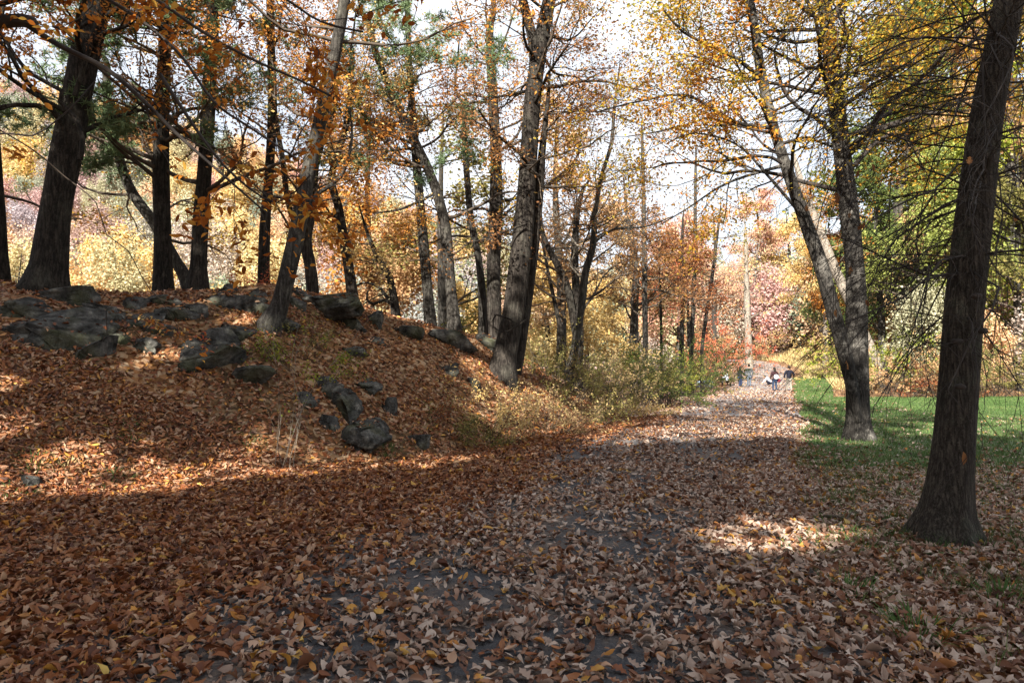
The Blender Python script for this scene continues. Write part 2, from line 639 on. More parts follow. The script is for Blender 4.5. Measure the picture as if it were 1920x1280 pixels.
M = {}
M['ground'] = ground_mat()
M['rock'] = rock_mat()
M['asphalt'] = plain_mat('asphalt', (0.040, 0.043, 0.052), (0.085, 0.087, 0.094), 60, 0.85, 0.5, 8)
def asphalt_mat():
    m, N, L = new_mat('asphalt_sunlit_far')
    t = N.new('ShaderNodeTexCoord')
    a = N.new('ShaderNodeTexNoise')
    a.inputs['Scale'].default_value = 90
    a.inputs['Detail'].default_value = 3
    L.new(t.outputs['Object'], a.inputs['Vector'])
    r1 = ramp(N, [(0.35, (0.030, 0.032, 0.038)), (0.62, (0.065, 0.066, 0.070)), (0.75, (0.14, 0.14, 0.14))])
    L.new(a.outputs['Fac'], r1.inputs['Fac'])
    b = N.new('ShaderNodeTexNoise')
    b.inputs['Scale'].default_value = 1.1
    b.inputs['Detail'].default_value = 8
    b.inputs['Roughness'].default_value = 0.72
    L.new(t.outputs['Object'], b.inputs['Vector'])
    r2 = ramp(N, [(0.48, (0, 0, 0)), (0.66, (0.75, 0.75, 0.75))])
    L.new(b.outputs['Fac'], r2.inputs['Fac'])
    c = N.new('ShaderNodeTexVoronoi')
    c.inputs['Scale'].default_value = 45
    L.new(t.outputs['Object'], c.inputs['Vector'])
    sp = N.new('ShaderNodeSeparateColor')
    L.new(c.outputs['Color'], sp.inputs[0])
    r3 = ramp(N, [(0.0, (0.09, 0.055, 0.035)), (0.6, (0.22, 0.15, 0.10)), (1.0, (0.36, 0.28, 0.21))])
    L.new(sp.outputs[0], r3.inputs['Fac'])
    mm = N.new('ShaderNodeMixRGB')
    L.new(r2.outputs['Color'], mm.inputs[0])
    L.new(r1.outputs['Color'], mm.inputs[1])
    L.new(r3.outputs['Color'], mm.inputs[2])
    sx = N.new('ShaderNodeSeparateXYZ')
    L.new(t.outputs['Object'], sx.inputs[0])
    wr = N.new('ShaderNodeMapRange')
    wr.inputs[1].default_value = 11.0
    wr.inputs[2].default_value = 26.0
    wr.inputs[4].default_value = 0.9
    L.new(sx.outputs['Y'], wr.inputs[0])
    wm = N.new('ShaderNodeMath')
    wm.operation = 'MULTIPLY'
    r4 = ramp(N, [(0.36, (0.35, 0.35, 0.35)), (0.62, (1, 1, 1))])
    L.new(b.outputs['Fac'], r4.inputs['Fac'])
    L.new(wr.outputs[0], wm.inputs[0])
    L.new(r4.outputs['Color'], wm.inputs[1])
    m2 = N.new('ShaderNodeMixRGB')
    m2.inputs[2].default_value = (0.27, 0.25, 0.25, 1)      # pale grey stands in for sunlight on the dusty far path
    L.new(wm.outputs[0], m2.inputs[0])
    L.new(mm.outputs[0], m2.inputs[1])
    bs = N.new('ShaderNodeBsdfPrincipled')
    bs.inputs['Roughness'].default_value = 0.85
    bs.inputs['Specular IOR Level'].default_value = 0.25
    L.new(m2.outputs[0], bs.inputs['Base Color'])
    bp = N.new('ShaderNodeBump')
    bp.inputs['Strength'].default_value = 0.6
    bp.inputs['Distance'].default_value = 0.01
    L.new(a.outputs['Fac'], bp.inputs['Height'])
    L.new(bp.outputs[0], bs.inputs['Normal'])
    out = N.new('ShaderNodeOutputMaterial')
    L.new(bs.outputs[0], out.inputs['Surface'])
    return m


M['asphalt'] = asphalt_mat()
M['lawn'] = plain_mat('lawn_soil', (0.040, 0.075, 0.024), (0.095, 0.115, 0.045), 0.8, 0.9, 0.3, 8)
M['bank'] = plain_mat('dry_bank', (0.34, 0.25, 0.13), (0.16, 0.13, 0.06), 1.2, 0.95, 0.5, 9)
M['bark'] = bark_mat('bark_dark', (0.010, 0.009, 0.008), (0.060, 0.052, 0.043), (0.08, 0.077, 0.062), 10, 0.12)
M['bark_oak'] = bark_mat('bark_brown', (0.011, 0.009, 0.008), (0.066, 0.057, 0.048), (0.085, 0.08, 0.066), 9, 0.11, 1.0)
M['bark_grey'] = bark_mat('bark_grey', (0.018, 0.016, 0.014), (0.092, 0.085, 0.075), (0.125, 0.12, 0.10), 9, 0.13)
M['bark_pale'] = bark_mat('bark_pale', (0.13, 0.11, 0.09), (0.36, 0.32, 0.27), None, 5, 0.3, 0.6)
M['bark_near'] = bark_mat('bark_near', (0.020, 0.017, 0.014), (0.105, 0.090, 0.073), (0.10, 0.105, 0.08), 20, 0.10, 1.0)
M['bark_patch'] = bark_mat('bark_patched', (0.012, 0.011, 0.010), (0.060, 0.055, 0.050), (0.25, 0.235, 0.21), 12, 0.16, 1.0)
M['twig'] = plain_mat('twig_dark', (0.020, 0.017, 0.016), (0.045, 0.036, 0.030), 8, 0.8)
M['twig_grey'] = plain_mat('twig_grey', (0.16, 0.14, 0.11), (0.26, 0.23, 0.19), 8, 0.8)
M['twig_brown'] = plain_mat('twig_brown', (0.045, 0.035, 0.027), (0.095, 0.075, 0.056), 8, 0.8)

M['l_orange'] = leaf_mat('leaves_orange', [(0.0, (0.143, 0.054, 0.018)), (0.3, (0.319, 0.122, 0.032)), (0.55, (0.462, 0.196, 0.044)), (0.75, (0.528, 0.274, 0.068)), (0.88, (0.462, 0.333, 0.080)), (1.0, (0.286, 0.255, 0.056))], noise_w=0.45)
M['l_beech'] = leaf_mat('leaves_beech', [(0.0, (0.147, 0.043, 0.013)), (0.3, (0.315, 0.095, 0.020)), (0.55, (0.483, 0.171, 0.027)), (0.8, (0.546, 0.266, 0.054)), (1.0, (0.525, 0.361, 0.072))], noise_w=0.15)
M['l_copper'] = leaf_mat('leaves_copper', [(0.0, (0.10, 0.045, 0.024)), (0.35, (0.22, 0.105, 0.048)), (0.65, (0.34, 0.175, 0.075)), (0.85, (0.38, 0.26, 0.10)), (1.0, (0.24, 0.25, 0.09))], noise_w=0.45)
M['l_gold'] = leaf_mat('leaves_gold', [(0.0, (0.420, 0.270, 0.096)), (0.4, (0.600, 0.420, 0.160)), (0.75, (0.680, 0.530, 0.256)), (1.0, (0.480, 0.450, 0.224))])
M['l_mixed'] = leaf_mat('leaves_mixed', [(0.0, (0.10, 0.13, 0.025)), (0.3, (0.30, 0.26, 0.04)), (0.55, (0.45, 0.27, 0.04)), (0.8, (0.40, 0.15, 0.025)), (1.0, (0.22, 0.07, 0.02))], noise_scale=0.45, noise_w=0.55)
M['l_yellowgreen'] = leaf_mat('leaves_yellow_green', [(0.0, (0.096, 0.145, 0.025)), (0.5, (0.240, 0.281, 0.043)), (1.0, (0.400, 0.374, 0.068))])
M['l_lime'] = leaf_mat('leaves_lime', [(0.0, (0.145, 0.180, 0.054)), (0.5, (0.289, 0.333, 0.090)), (1.0, (0.442, 0.450, 0.153))], trans=0.4)
M['l_green'] = leaf_mat('leaves_green', [(0.0, (0.05, 0.08, 0.028)), (0.6, (0.12, 0.16, 0.05)), (1.0, (0.25, 0.25, 0.08))])
M['l_olive'] = leaf_mat('leaves_olive', [(0.0, (0.09, 0.09, 0.03)), (0.5, (0.19, 0.18, 0.06)), (1.0, (0.34, 0.26, 0.10))])
M['l_red'] = leaf_mat('leaves_red', [(0.0, (0.30, 0.06, 0.04)), (0.5, (0.50, 0.14, 0.08)), (1.0, (0.56, 0.27, 0.11))])
M['l_amber'] = leaf_mat('leaves_amber', [(0.0, (0.260, 0.147, 0.081)), (0.4, (0.420, 0.252, 0.135)), (0.75, (0.540, 0.357, 0.176)), (1.0, (0.500, 0.441, 0.243))])
M['l_pink'] = leaf_mat('leaves_rosy', [(0.0, (0.520, 0.246, 0.204)), (0.4, (0.600, 0.336, 0.264)), (0.7, (0.640, 0.470, 0.300)), (1.0, (0.660, 0.582, 0.312))])
M['l_russet'] = leaf_mat('leaves_russet', [(0.0, (0.09, 0.03, 0.02)), (0.5, (0.20, 0.07, 0.035)), (1.0, (0.34, 0.15, 0.06))])
M['l_tan'] = leaf_mat('leaves_tan', [(0.0, (0.18, 0.12, 0.06)), (0.5, (0.36, 0.25, 0.13)), (1.0, (0.54, 0.43, 0.20))])
M['needle'] = leaf_mat('pine_needles', [(0.0, (0.07, 0.11, 0.06)), (0.6, (0.15, 0.22, 0.11)), (1.0, (0.26, 0.32, 0.16))], trans=0.2)
def wood_mat(name, cols):
    m, N, L = new_mat(name)
    geo = N.new('ShaderNodeNewGeometry')
    oi = N.new('ShaderNodeObjectInfo')
    rp = ramp(N, cols)
    L.new(oi.outputs['Random'], rp.inputs['Fac'])
    mr = N.new('ShaderNodeMapRange')
    mr.inputs[3].default_value = 0.8
    mr.inputs[4].default_value = 1.3
    L.new(geo.outputs['Random Per Island'], mr.inputs[0])
    mm = N.new('ShaderNodeMixRGB')
    mm.blend_type = 'MULTIPLY'
    mm.inputs[0].default_value = 1.0
    L.new(rp.outputs['Color'], mm.inputs[1])
    L.new(mr.outputs[0], mm.inputs[2])
    df = N.new('ShaderNodeBsdfDiffuse')
    tr = N.new('ShaderNodeBsdfTranslucent')
    L.new(mm.outputs[0], df.inputs['Color'])
    L.new(mm.outputs[0], tr.inputs['Color'])
    ms = N.new('ShaderNodeMixShader')
    ms.inputs[0].default_value = 0.3
    L.new(df.outputs[0], ms.inputs[1])
    L.new(tr.outputs[0], ms.inputs[2])
    out = N.new('ShaderNodeOutputMaterial')
    L.new(ms.outputs[0], out.inputs['Surface'])
    return m


M['l_wood'] = wood_mat('woodland_leaves', [(0.0, (0.200, 0.245, 0.168)), (0.14, (0.320, 0.337, 0.252)), (0.26, (0.560, 0.469, 0.252)), (0.42, (0.660, 0.469, 0.196)), (0.52, (0.620, 0.408, 0.238)), (0.64, (0.520, 0.388, 0.308)), (0.74, (0.340, 0.347, 0.294)), (0.84, (0.500, 0.306, 0.280)), (0.92, (0.400, 0.367, 0.392)), (1.0, (0.260, 0.306, 0.238))])  # pastel leaf colours stand in for haze over the distant hillside
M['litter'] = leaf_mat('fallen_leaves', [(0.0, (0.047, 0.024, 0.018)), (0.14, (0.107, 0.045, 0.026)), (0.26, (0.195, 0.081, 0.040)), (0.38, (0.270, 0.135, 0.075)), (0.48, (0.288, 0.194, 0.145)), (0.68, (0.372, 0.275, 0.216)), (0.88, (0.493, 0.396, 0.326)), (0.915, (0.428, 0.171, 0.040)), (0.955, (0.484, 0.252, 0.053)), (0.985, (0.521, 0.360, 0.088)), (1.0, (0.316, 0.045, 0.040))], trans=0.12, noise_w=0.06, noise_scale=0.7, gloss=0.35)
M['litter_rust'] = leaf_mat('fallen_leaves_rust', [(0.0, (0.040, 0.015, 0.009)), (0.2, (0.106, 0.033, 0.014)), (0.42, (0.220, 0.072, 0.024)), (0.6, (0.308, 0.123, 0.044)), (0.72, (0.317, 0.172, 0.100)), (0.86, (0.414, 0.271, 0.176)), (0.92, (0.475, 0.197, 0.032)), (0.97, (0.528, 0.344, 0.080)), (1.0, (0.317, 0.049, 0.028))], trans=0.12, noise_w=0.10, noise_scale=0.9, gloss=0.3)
M['grass'] = leaf_mat('grass_blades', [(0.0, (0.04, 0.075, 0.024)), (0.6, (0.080, 0.140, 0.045)), (1.0, (0.20, 0.23, 0.09))], trans=0.25)
M['straw'] = leaf_mat('dry_grass', [(0.0, (0.22, 0.17, 0.07)), (0.6, (0.42, 0.33, 0.16)), (1.0, (0.55, 0.46, 0.26))], trans=0.2)

rng = np.random.default_rng(7)
random.seed(7)

# ------------------------------------------------------------------ ground, path, lawn


def axis(fine0, fine1, step, lo, hi):
    a = list(np.arange(fine0, fine1, step))
    s, x = step, fine1
    while x < hi:
        a.append(x)
        s *= 1.12
        x += s
    a.append(hi)
    s, x, b = step, fine0, []
    while True:
        s *= 1.12
        x -= s
        if x < lo:
            b.append(lo)
            break
        b.append(x)
    return np.array(b[::-1] + a)


def sheet(name, xs, ys, dz=0.0, mat=None, keep=None):
    X, Y = np.meshgrid(xs, ys)
    Z = H(X, Y) + dz
    V = np.stack([X, Y, Z], -1).reshape(-1, 3)
    nx = len(xs)
    i, j = np.meshgrid(np.arange(len(ys) - 1), np.arange(nx - 1), indexing='ij')
    a = (i * nx + j).ravel()
    F = np.stack([a, a + 1, a + nx + 1, a + nx], -1)
    if keep is not None:
        c = V[F].mean(1)
        F = F[keep(c[:, 0], c[:, 1])]
    return build_mesh(name, V, [F], mat, True)


ground = link('ground', sheet('ground', axis(-13, 14, 0.22, -900, 900), axis(3, 30, 0.22, -120, 900), 0, M['ground']))
tag(ground, 'leaf covered ground and rocky knoll beside the path', kind='structure')


def strip(name, y0, y1, hw0, hw1, dz, mat, wob=0.12, n=260, m=9):
    ys = np.linspace(0, 1, n) ** 1.6 * (y1 - y0) + y0
    V = []
    for y in ys:
        c = path_x(y)
        dx = (path_x(y + 0.5) - path_x(y - 0.5))
        nv = unit(np.array([1.0, -dx]))
        for k in range(m):
            s = k / (m - 1)
            w = hw0 * (1 - s) + hw1 * s
            e = wob * (vnoise(y * 0.9, s * 3.0, 5) - 0.5) if k in (0, m - 1) else 0.0
            px_, py_ = c + nv[0] * (w + e), y + nv[1] * (w + e)
            V.append((px_, py_, h1(px_, py_) + dz + 0.03 * (1 - (2 * s - 1) ** 2)))
    a = (np.arange(n - 1)[:, None] * m + np.arange(m - 1)[None]).ravel()
    return build_mesh(name, V, [np.stack([a, a + 1, a + m + 1, a + m], -1)], mat, True)


path = link('path', strip('path', -14, 96, -2.25, 2.25, 0.035, M['asphalt']))
tag(path, 'dark asphalt footpath strewn with fallen leaves', kind='structure')


def lawn_keep(x, y):
    e = x - path_x(y) - 2.45 - 0.9 * (fbm(x * 0.4, y * 0.4, 31) - 0.5)
    edge = 37.5 + 2.0 * (fbm(x * 0.3, y * 0.3, 41) - 0.5)
    u = 960 + F_PX * x / np.maximum(y, 4)
    far = np.where(u > 1560, edge, 62)
    return (e > 0.2) & (y > 6.0) & (y < far)


lawn = link('lawn', sheet('lawn', np.arange(2, 46, 0.3), np.arange(5, 64, 0.3), 0.02, M['lawn'], lawn_keep))
tag(lawn, 'green mown lawn right of the path', kind='structure')

gb = []
pts = np.stack([rng.uniform(3, 34, 330000), 6 + 56 * rng.uniform(0, 1, 330000) ** 1.3], -1)
pts = pts[lawn_keep(pts[:, 0], pts[:, 1])]
pts = pts[(pts[:, 0] / pts[:, 1]) < 0.86]
pts = pts[rng.uniform(size=len(pts)) < 0.25 + 0.75 * sstep(7.5, 15, pts[:, 1])][:130000]


def blades(name, p, hgt, wid, mat, parent=None):
    n = len(p)
    z = H(p[:, 0], p[:, 1]) + 0.015
    b = np.stack([p[:, 0], p[:, 1], z], -1)
    a = rng.uniform(0, 2 * math.pi, n)
    s = np.stack([np.cos(a), np.sin(a), np.zeros(n)], -1)
    hh = hgt * rng.uniform(0.5, 1.3, n)
    w = (wid * (0.6 + b[:, 1] / 30))[:, None]
    tip = b + np.stack([rng.normal(0, 0.5, n) * hh, rng.normal(0, 0.5, n) * hh, hh], -1)
    V = np.stack([b - s * w, b + s * w, tip], 1).reshape(-1, 3)
    return link(name, build_mesh(name, V, [np.arange(3 * n).reshape(-1, 3)], mat, False), parent)


tag(blades('grass', pts, 0.075, 0.009, M['grass']), 'short green grass blades of the lawn', 'grass', kind='stuff')

q = np.stack([rng.uniform(1.5, 9, 26000), rng.uniform(3.2, 13, 26000)], -1)
q = q[(q[:, 0] - path_x(q[:, 1]) > 2.4) & (q[:, 0] / q[:, 1] < 0.82) & (fbm(q[:, 0] * 2.2, q[:, 1] * 2.2, 63) > 0.54)]
tag(blades('grass', q, 0.12, 0.004, M['grass']), 'sparse grass poking through leaves around the foreground trunk', 'grass', kind='stuff')

# dry bank grass right of the far path
p = np.stack([rng.uniform(20, 52, 60000), rng.uniform(48, 96, 60000)], -1)
e = p[:, 0] - path_x(p[:, 1])
p = p[(e > 3.6 + 2.0 * (p[:, 1] < 60)) & (e < 16)][:16000]
tag(blades('dry_grass', p, 0.55, 0.022, M['straw']), 'straw coloured dry grass on the bank beside the far path', 'dry grass', kind='stuff')

# ------------------------------------------------------------------ fallen leaves
def leaf_template(kind):
    if kind == 0:      # long beech or chestnut leaf
        half = [(0.0, 0.0), (0.18, 0.125), (0.45, 0.19), (0.72, 0.14), (0.88, 0.05)]
    elif kind == 1:    # lobed oak leaf
        half = [(0.0, 0.02), (0.15, 0.10), (0.25, 0.24), (0.36, 0.12), (0.52, 0.33), (0.62, 0.15), (0.78, 0.24), (0.88, 0.09)]
    elif kind == 2:    # broad oval
        half = [(0.0, 0.0), (0.1, 0.15), (0.35, 0.26), (0.65, 0.24), (0.87, 0.11)]
    else:              # small pointed
        half = [(0.0, 0.0), (0.25, 0.16), (0.55, 0.17), (0.8, 0.09)]
    pts = [(x, w) for x, w in half[1:]]
    n = len(pts)
    V = [(0, 0)] + pts + [(1.0, 0)] + [(x, -w) for x, w in pts[::-1]]
    mid = [(x, 0) for x, w in pts]
    V2 = V + mid
    F = []
    N0 = len(V)
    L = list(range(0, n + 2))                      # base, left side..., tip
    Rr = [0] + [N0 - 1 - k for k in range(n)] + [n + 1]
    Md = [0] + [N0 + k for k in range(n)] + [n + 1]
    for k in range(n + 1):
        for A, flip in ((L, False), (Rr, True)):
            q = [Md[k], Md[k + 1], A[k + 1], A[k]]
            q2 = []
            for i in q:
                if i not in q2:
                    q2.append(i)
            if len(q2) < 3:
                continue
            tri = [(q2[0], q2[1], q2[2])] + ([(q2[0], q2[2], q2[3])] if len(q2) == 4 else [])
            F += [t[::-1] if flip else t for t in tri]
    V2 = np.array([(x - 0.5, y, 0.0) for x, y in V2])
    return V2, np.array(F)


def curl(T, a, b, c):
    V = T.copy()
    x, y = V[:, 0], V[:, 1]
    V[:, 2] = a * x * x * 1.6 + b * np.abs(y) * 1.4 + c * x * y * 2.5 + 0.05 * np.sin(x * 9 + c * 20) * np.abs(y) * 3
    return V


def litter_points(n, x0, x1, y0, y1, dens):
    p = np.stack([rng.uniform(x0, x1, n), rng.uniform(y0, y1, n)], -1)
    k = dens(p[:, 0], p[:, 1])
    p = p[rng.uniform(size=n) < k]
    return p


def in_view(x, y, m=0.06):
    r = np.abs(x) / np.maximum(y, 0.5)
    return r < 0.75 + m + 0.6 / np.maximum(y, 0.5)


def cover(x, y):
    """how thickly leaves lie, 0 to 1"""
    e = np.abs(x - path_x(y))
    cl = fbm(x * 1.7, y * 1.1, 77, 4)
    c2 = fbm(x * 3.6, y * 2.4, 79, 3)
    on = sstep(0.36, 0.60, 0.5 * cl + 0.5 * c2 + 0.06 * (e / 2.2) ** 2 - 0.01)
    on = 0.14 + 0.60 * on
    side = 1 - sstep(1.3, 2.35, np.where(x > path_x(y), e, e + 0.15) + 0.8 * (cl - 0.5))
    k = on * side + 1.0 * (1 - side)
    rt = x - path_x(y)
    lawnfade = 1 - 0.89 * sstep(2.1, 3.9, rt + 2.6 * (cl - 0.5) + 0.10 * np.minimum(y - 11, 7)) * sstep(8.0, 14.0, y + 5.0 * (cl - 0.5))
    k = k * lawnfade
    far = 1 - 0.35 * sstep(20, 40, y)
    k = k * far
    # rocks, soil and moss show on the upper slope
    z = H(x, y)
    k = k * (1 - 0.55 * sstep(1.2, 2.4, z) * sstep(0.35, 0.6, fbm(x * 0.8, y * 0.8, 55)))
    return k


LT = [leaf_template(k) for k in range(4)]


HEX = (np.array([(-0.5, 0, 0), (-0.22, 0.16, 0), (0.16, 0.17, 0), (0.5, 0, 0), (0.16, -0.17, 0), (-0.22, -0.16, 0)]), np.array([(0, 3, 1), (1, 3, 2), (0, 5, 3), (5, 4, 3)]))


def lay_leaves(name, p, size, mat, lod, parent=None, seed=1, tilt=0.36):
    r = np.random.default_rng(seed)
    n = len(p)
    kind = r.choice(4, n, p=[0.52, 0.16, 0.17, 0.15])
    nrm = Hn(p[:, 0], p[:, 1])
    z = H(p[:, 0], p[:, 1])
    e_ = np.abs(p[:, 0] - path_x(p[:, 1])) / path_half(p[:, 1])
    z = z + np.where(e_ < 1, 0.038 + 0.03 * (1 - np.minimum(e_, 1) ** 2), 0.0)
    Vs, Fs, nv = [], [], 0
    for k in range(4):
        for v in range(9):
            sel = np.nonzero((kind == k) & (np.arange(n) % 9 == v))[0]
            if not len(sel):
                continue
            T, F = LT[k]
            if lod == 1:
                T, F = HEX
            if lod == 2:
                T = np.array([(-0.5, 0, 0), (-0.1, 0.22, 0), (0.5, 0, 0), (-0.1, -0.22, 0)])
                F = np.array([(0, 2, 1), (0, 3, 2)])
            T = curl(T, r.uniform(-0.7, 0.9), r.uniform(-0.3, 1.25), r.uniform(-0.8, 0.8))
            m = len(sel)
            a = r.uniform(0, 2 * math.pi, m)
            S = size * np.exp(np.clip(r.normal(0.0, 0.30, m), -0.7, 0.45)) * (0.75 if k == 3 else 1.0)
            up = nrm[sel] + r.normal(0, tilt, (m, 3)) * np.where(r.uniform(size=m) < 0.25, 2.2, 1.0)[:, None]
            up[:, 2] = np.where(r.uniform(size=m) < 0.4, -up[:, 2], up[:, 2]) if lod == 0 else up[:, 2]
            up /= np.linalg.norm(up, axis=1, keepdims=True)
            d0 = np.stack([np.cos(a), np.sin(a), np.zeros(m)], -1)
            d0 = d0 - up * (d0 * up).sum(1, keepdims=True)
            d0 /= np.linalg.norm(d0, axis=1, keepdims=True)
            s0 = np.cross(up, d0)
            W = (T[None, :, 0, None] * d0[:, None] + T[None, :, 1, None] * s0[:, None] + T[None, :, 2, None] * up[:, None]) * S[:, None, None]
            low = W[:, :, 2].min(1)
            base = np.stack([p[sel, 0], p[sel, 1], z[sel] - np.maximum(low, -0.06) * 0.75 + r.uniform(0.0, 0.022, m)], -1)
            W = W + base[:, None]
            Vs.append(W.reshape(-1, 3))
            Fs.append((np.arange(m)[:, None, None] * len(T) + F[None]).reshape(-1, 3) + nv)
            nv += m * len(T)
    return link(name, build_mesh(name, np.concatenate(Vs), [np.concatenate(Fs)], mat, False), parent)


def dens_near(mul):
    return lambda x, y: np.clip(cover(x, y) * mul, 0, 1) * in_view(x, y)


left = lambda p: (p[:, 0] < path_x(p[:, 1]) - 1.2 + 1.4 * (rng.uniform(size=len(p)) - 0.5))
# leaves right in front of the camera are laid first: the nearest 300 are single parts
pn = litter_points(52000, -6, 6, 2.4, 6.4, dens_near(1.0))
pq = litter_points(125000, -10, 10, 6.4, 11.0, dens_near(1.0))
pm = litter_points(150000, -17, 17, 11.0, 22.0, dens_near(1.0))
pf = np.stack([rng.uniform(-8, 7, 90000), rng.uniform(22, 88, 90000)], -1)
pf[:, 0] += path_x(pf[:, 1])
pf = pf[(rng.uniform(size=len(pf)) < dens_near(1.0)(pf[:, 0], pf[:, 1]) * (1 - 0.25 * sstep(30, 70, pf[:, 1])))]
order = np.argsort(pn[:, 1] + 0.4 * np.abs(pn[:, 0]))
seen = pn[order]
seen = seen[(seen[:, 1] > 3.35) & (np.abs(seen[:, 0]) < 0.74 * seen[:, 1])]
single = seen[:300]
keep = pn[:, 1] * 0 == 0
ss = {(round(a, 6), round(b, 6)) for a, b in single}
keep = np.array([(round(a, 6), round(b, 6)) not in ss for a, b in pn])
pn = pn[keep]
lm = left(pn)
litter = lay_leaves('leaf_litter', pn[~lm], 0.066, M['litter'], 0, seed=3)
tag(litter, 'carpet of brown and tan fallen leaves over path and verge', 'leaf litter', kind='stuff')
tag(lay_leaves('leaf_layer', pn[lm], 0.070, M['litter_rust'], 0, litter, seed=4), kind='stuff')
lm = left(pq)
tag(lay_leaves('leaf_layer', pq[~lm], 0.068, M['litter'], 1, litter, seed=15), kind='stuff')
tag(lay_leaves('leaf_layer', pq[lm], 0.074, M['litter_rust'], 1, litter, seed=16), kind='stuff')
lm = left(pm)
tag(lay_leaves('leaf_layer', pm[~lm], 0.078, M['litter'], 2, litter, seed=5), kind='stuff')
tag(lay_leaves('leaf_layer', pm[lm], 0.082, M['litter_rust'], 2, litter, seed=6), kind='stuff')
tag(lay_leaves('leaf_layer', pf, 0.115, M['litter'], 2, litter, seed=8, tilt=0.6), kind='stuff')

tm = []
for k in (0, 0, 1, 2, 3):
    for v in range(4):
        T, F = LT[k]
        tm.append(build_mesh('leaf', curl(T, random.uniform(-0.6, 0.9), random.uniform(-0.2, 1.1), random.uniform(-0.7, 0.7)), [F],
                             M['litter'] if v else M['litter_rust'], False))
for i, (x, y) in enumerate(single):
    o = link('leaf', tm[rng.integers(len(tm))], litter)
    s = 0.074 * rng.uniform(0.6, 1.4)
    o.scale = (s, s, s)
    o.rotation_euler = (rng.normal(0, 0.28), rng.normal(0, 0.28), rng.uniform(0, 6.28))
    o.location = (x, y, h1(x, y) + (0.075 if abs(x - path_x(y)) < path_half(y) else 0.025) + rng.uniform(0, 0.02))

# ------------------------------------------------------------------ rocks
def ico(sub):
    bm = bmesh.new()
    bmesh.ops.create_icosphere(bm, subdivisions=sub, radius=1.0)
    V = np.array([v.co[:] for v in bm.verts])
    F = np.array([[v.index for v in f.verts] for f in bm.faces])
    bm.free()
    return V, F


ICO = {s: ico(s) for s in (2, 3, 4, 5)}


def rock_mesh(sx, sy, sz, seed, sub=4, cuts=13):
    r = np.random.default_rng(seed)
    V, F = ICO[sub]
    V = np.sign(V) * np.abs(V) ** 0.48                      # blocky
    V = V * np.array([1, 1, 0.9])
    for k in range(cuts):
        n = unit(r.normal(size=3) * np.array([1, 1, 0.7]))
        c = r.uniform(0.42, 0.80)
        dd = V @ n - c
        V = V - np.where(dd > 0, dd, 0)[:, None] * n
    # blocks split by cracks: each cell stands in or out a little
    S = r.normal(size=(14, 3)) * np.array([0.75, 0.75, 0.5])
    D = np.linalg.norm((V[:, None, :] - S[None]) * np.array([1, 1, 1.7]), axis=2)
    idx = np.argmin(D, axis=1)
    D.sort(axis=1)
    V = V * (0.82 + 0.26 * r.uniform(size=14))[idx][:, None] * (1 - 0.14 * np.exp(-((D[:, 1] - D[:, 0]) / 0.05) ** 2))[:, None]
    n2 = fbm(V[:, 0] * 7 + seed, V[:, 2] * 7 + V[:, 1] * 5, seed + 5, 4) - 0.5
    V = V * (1 + 0.08 * n2)[:, None]
    # layered ledges
    V[:, 2] += 0.02 * np.sin(V[:, 2] * 13 + V[:, 0] * 2.5 + seed)
    V = V * np.array([sx, sy, sz])
    return build_mesh('rock', V, [F], M['rock'], False)


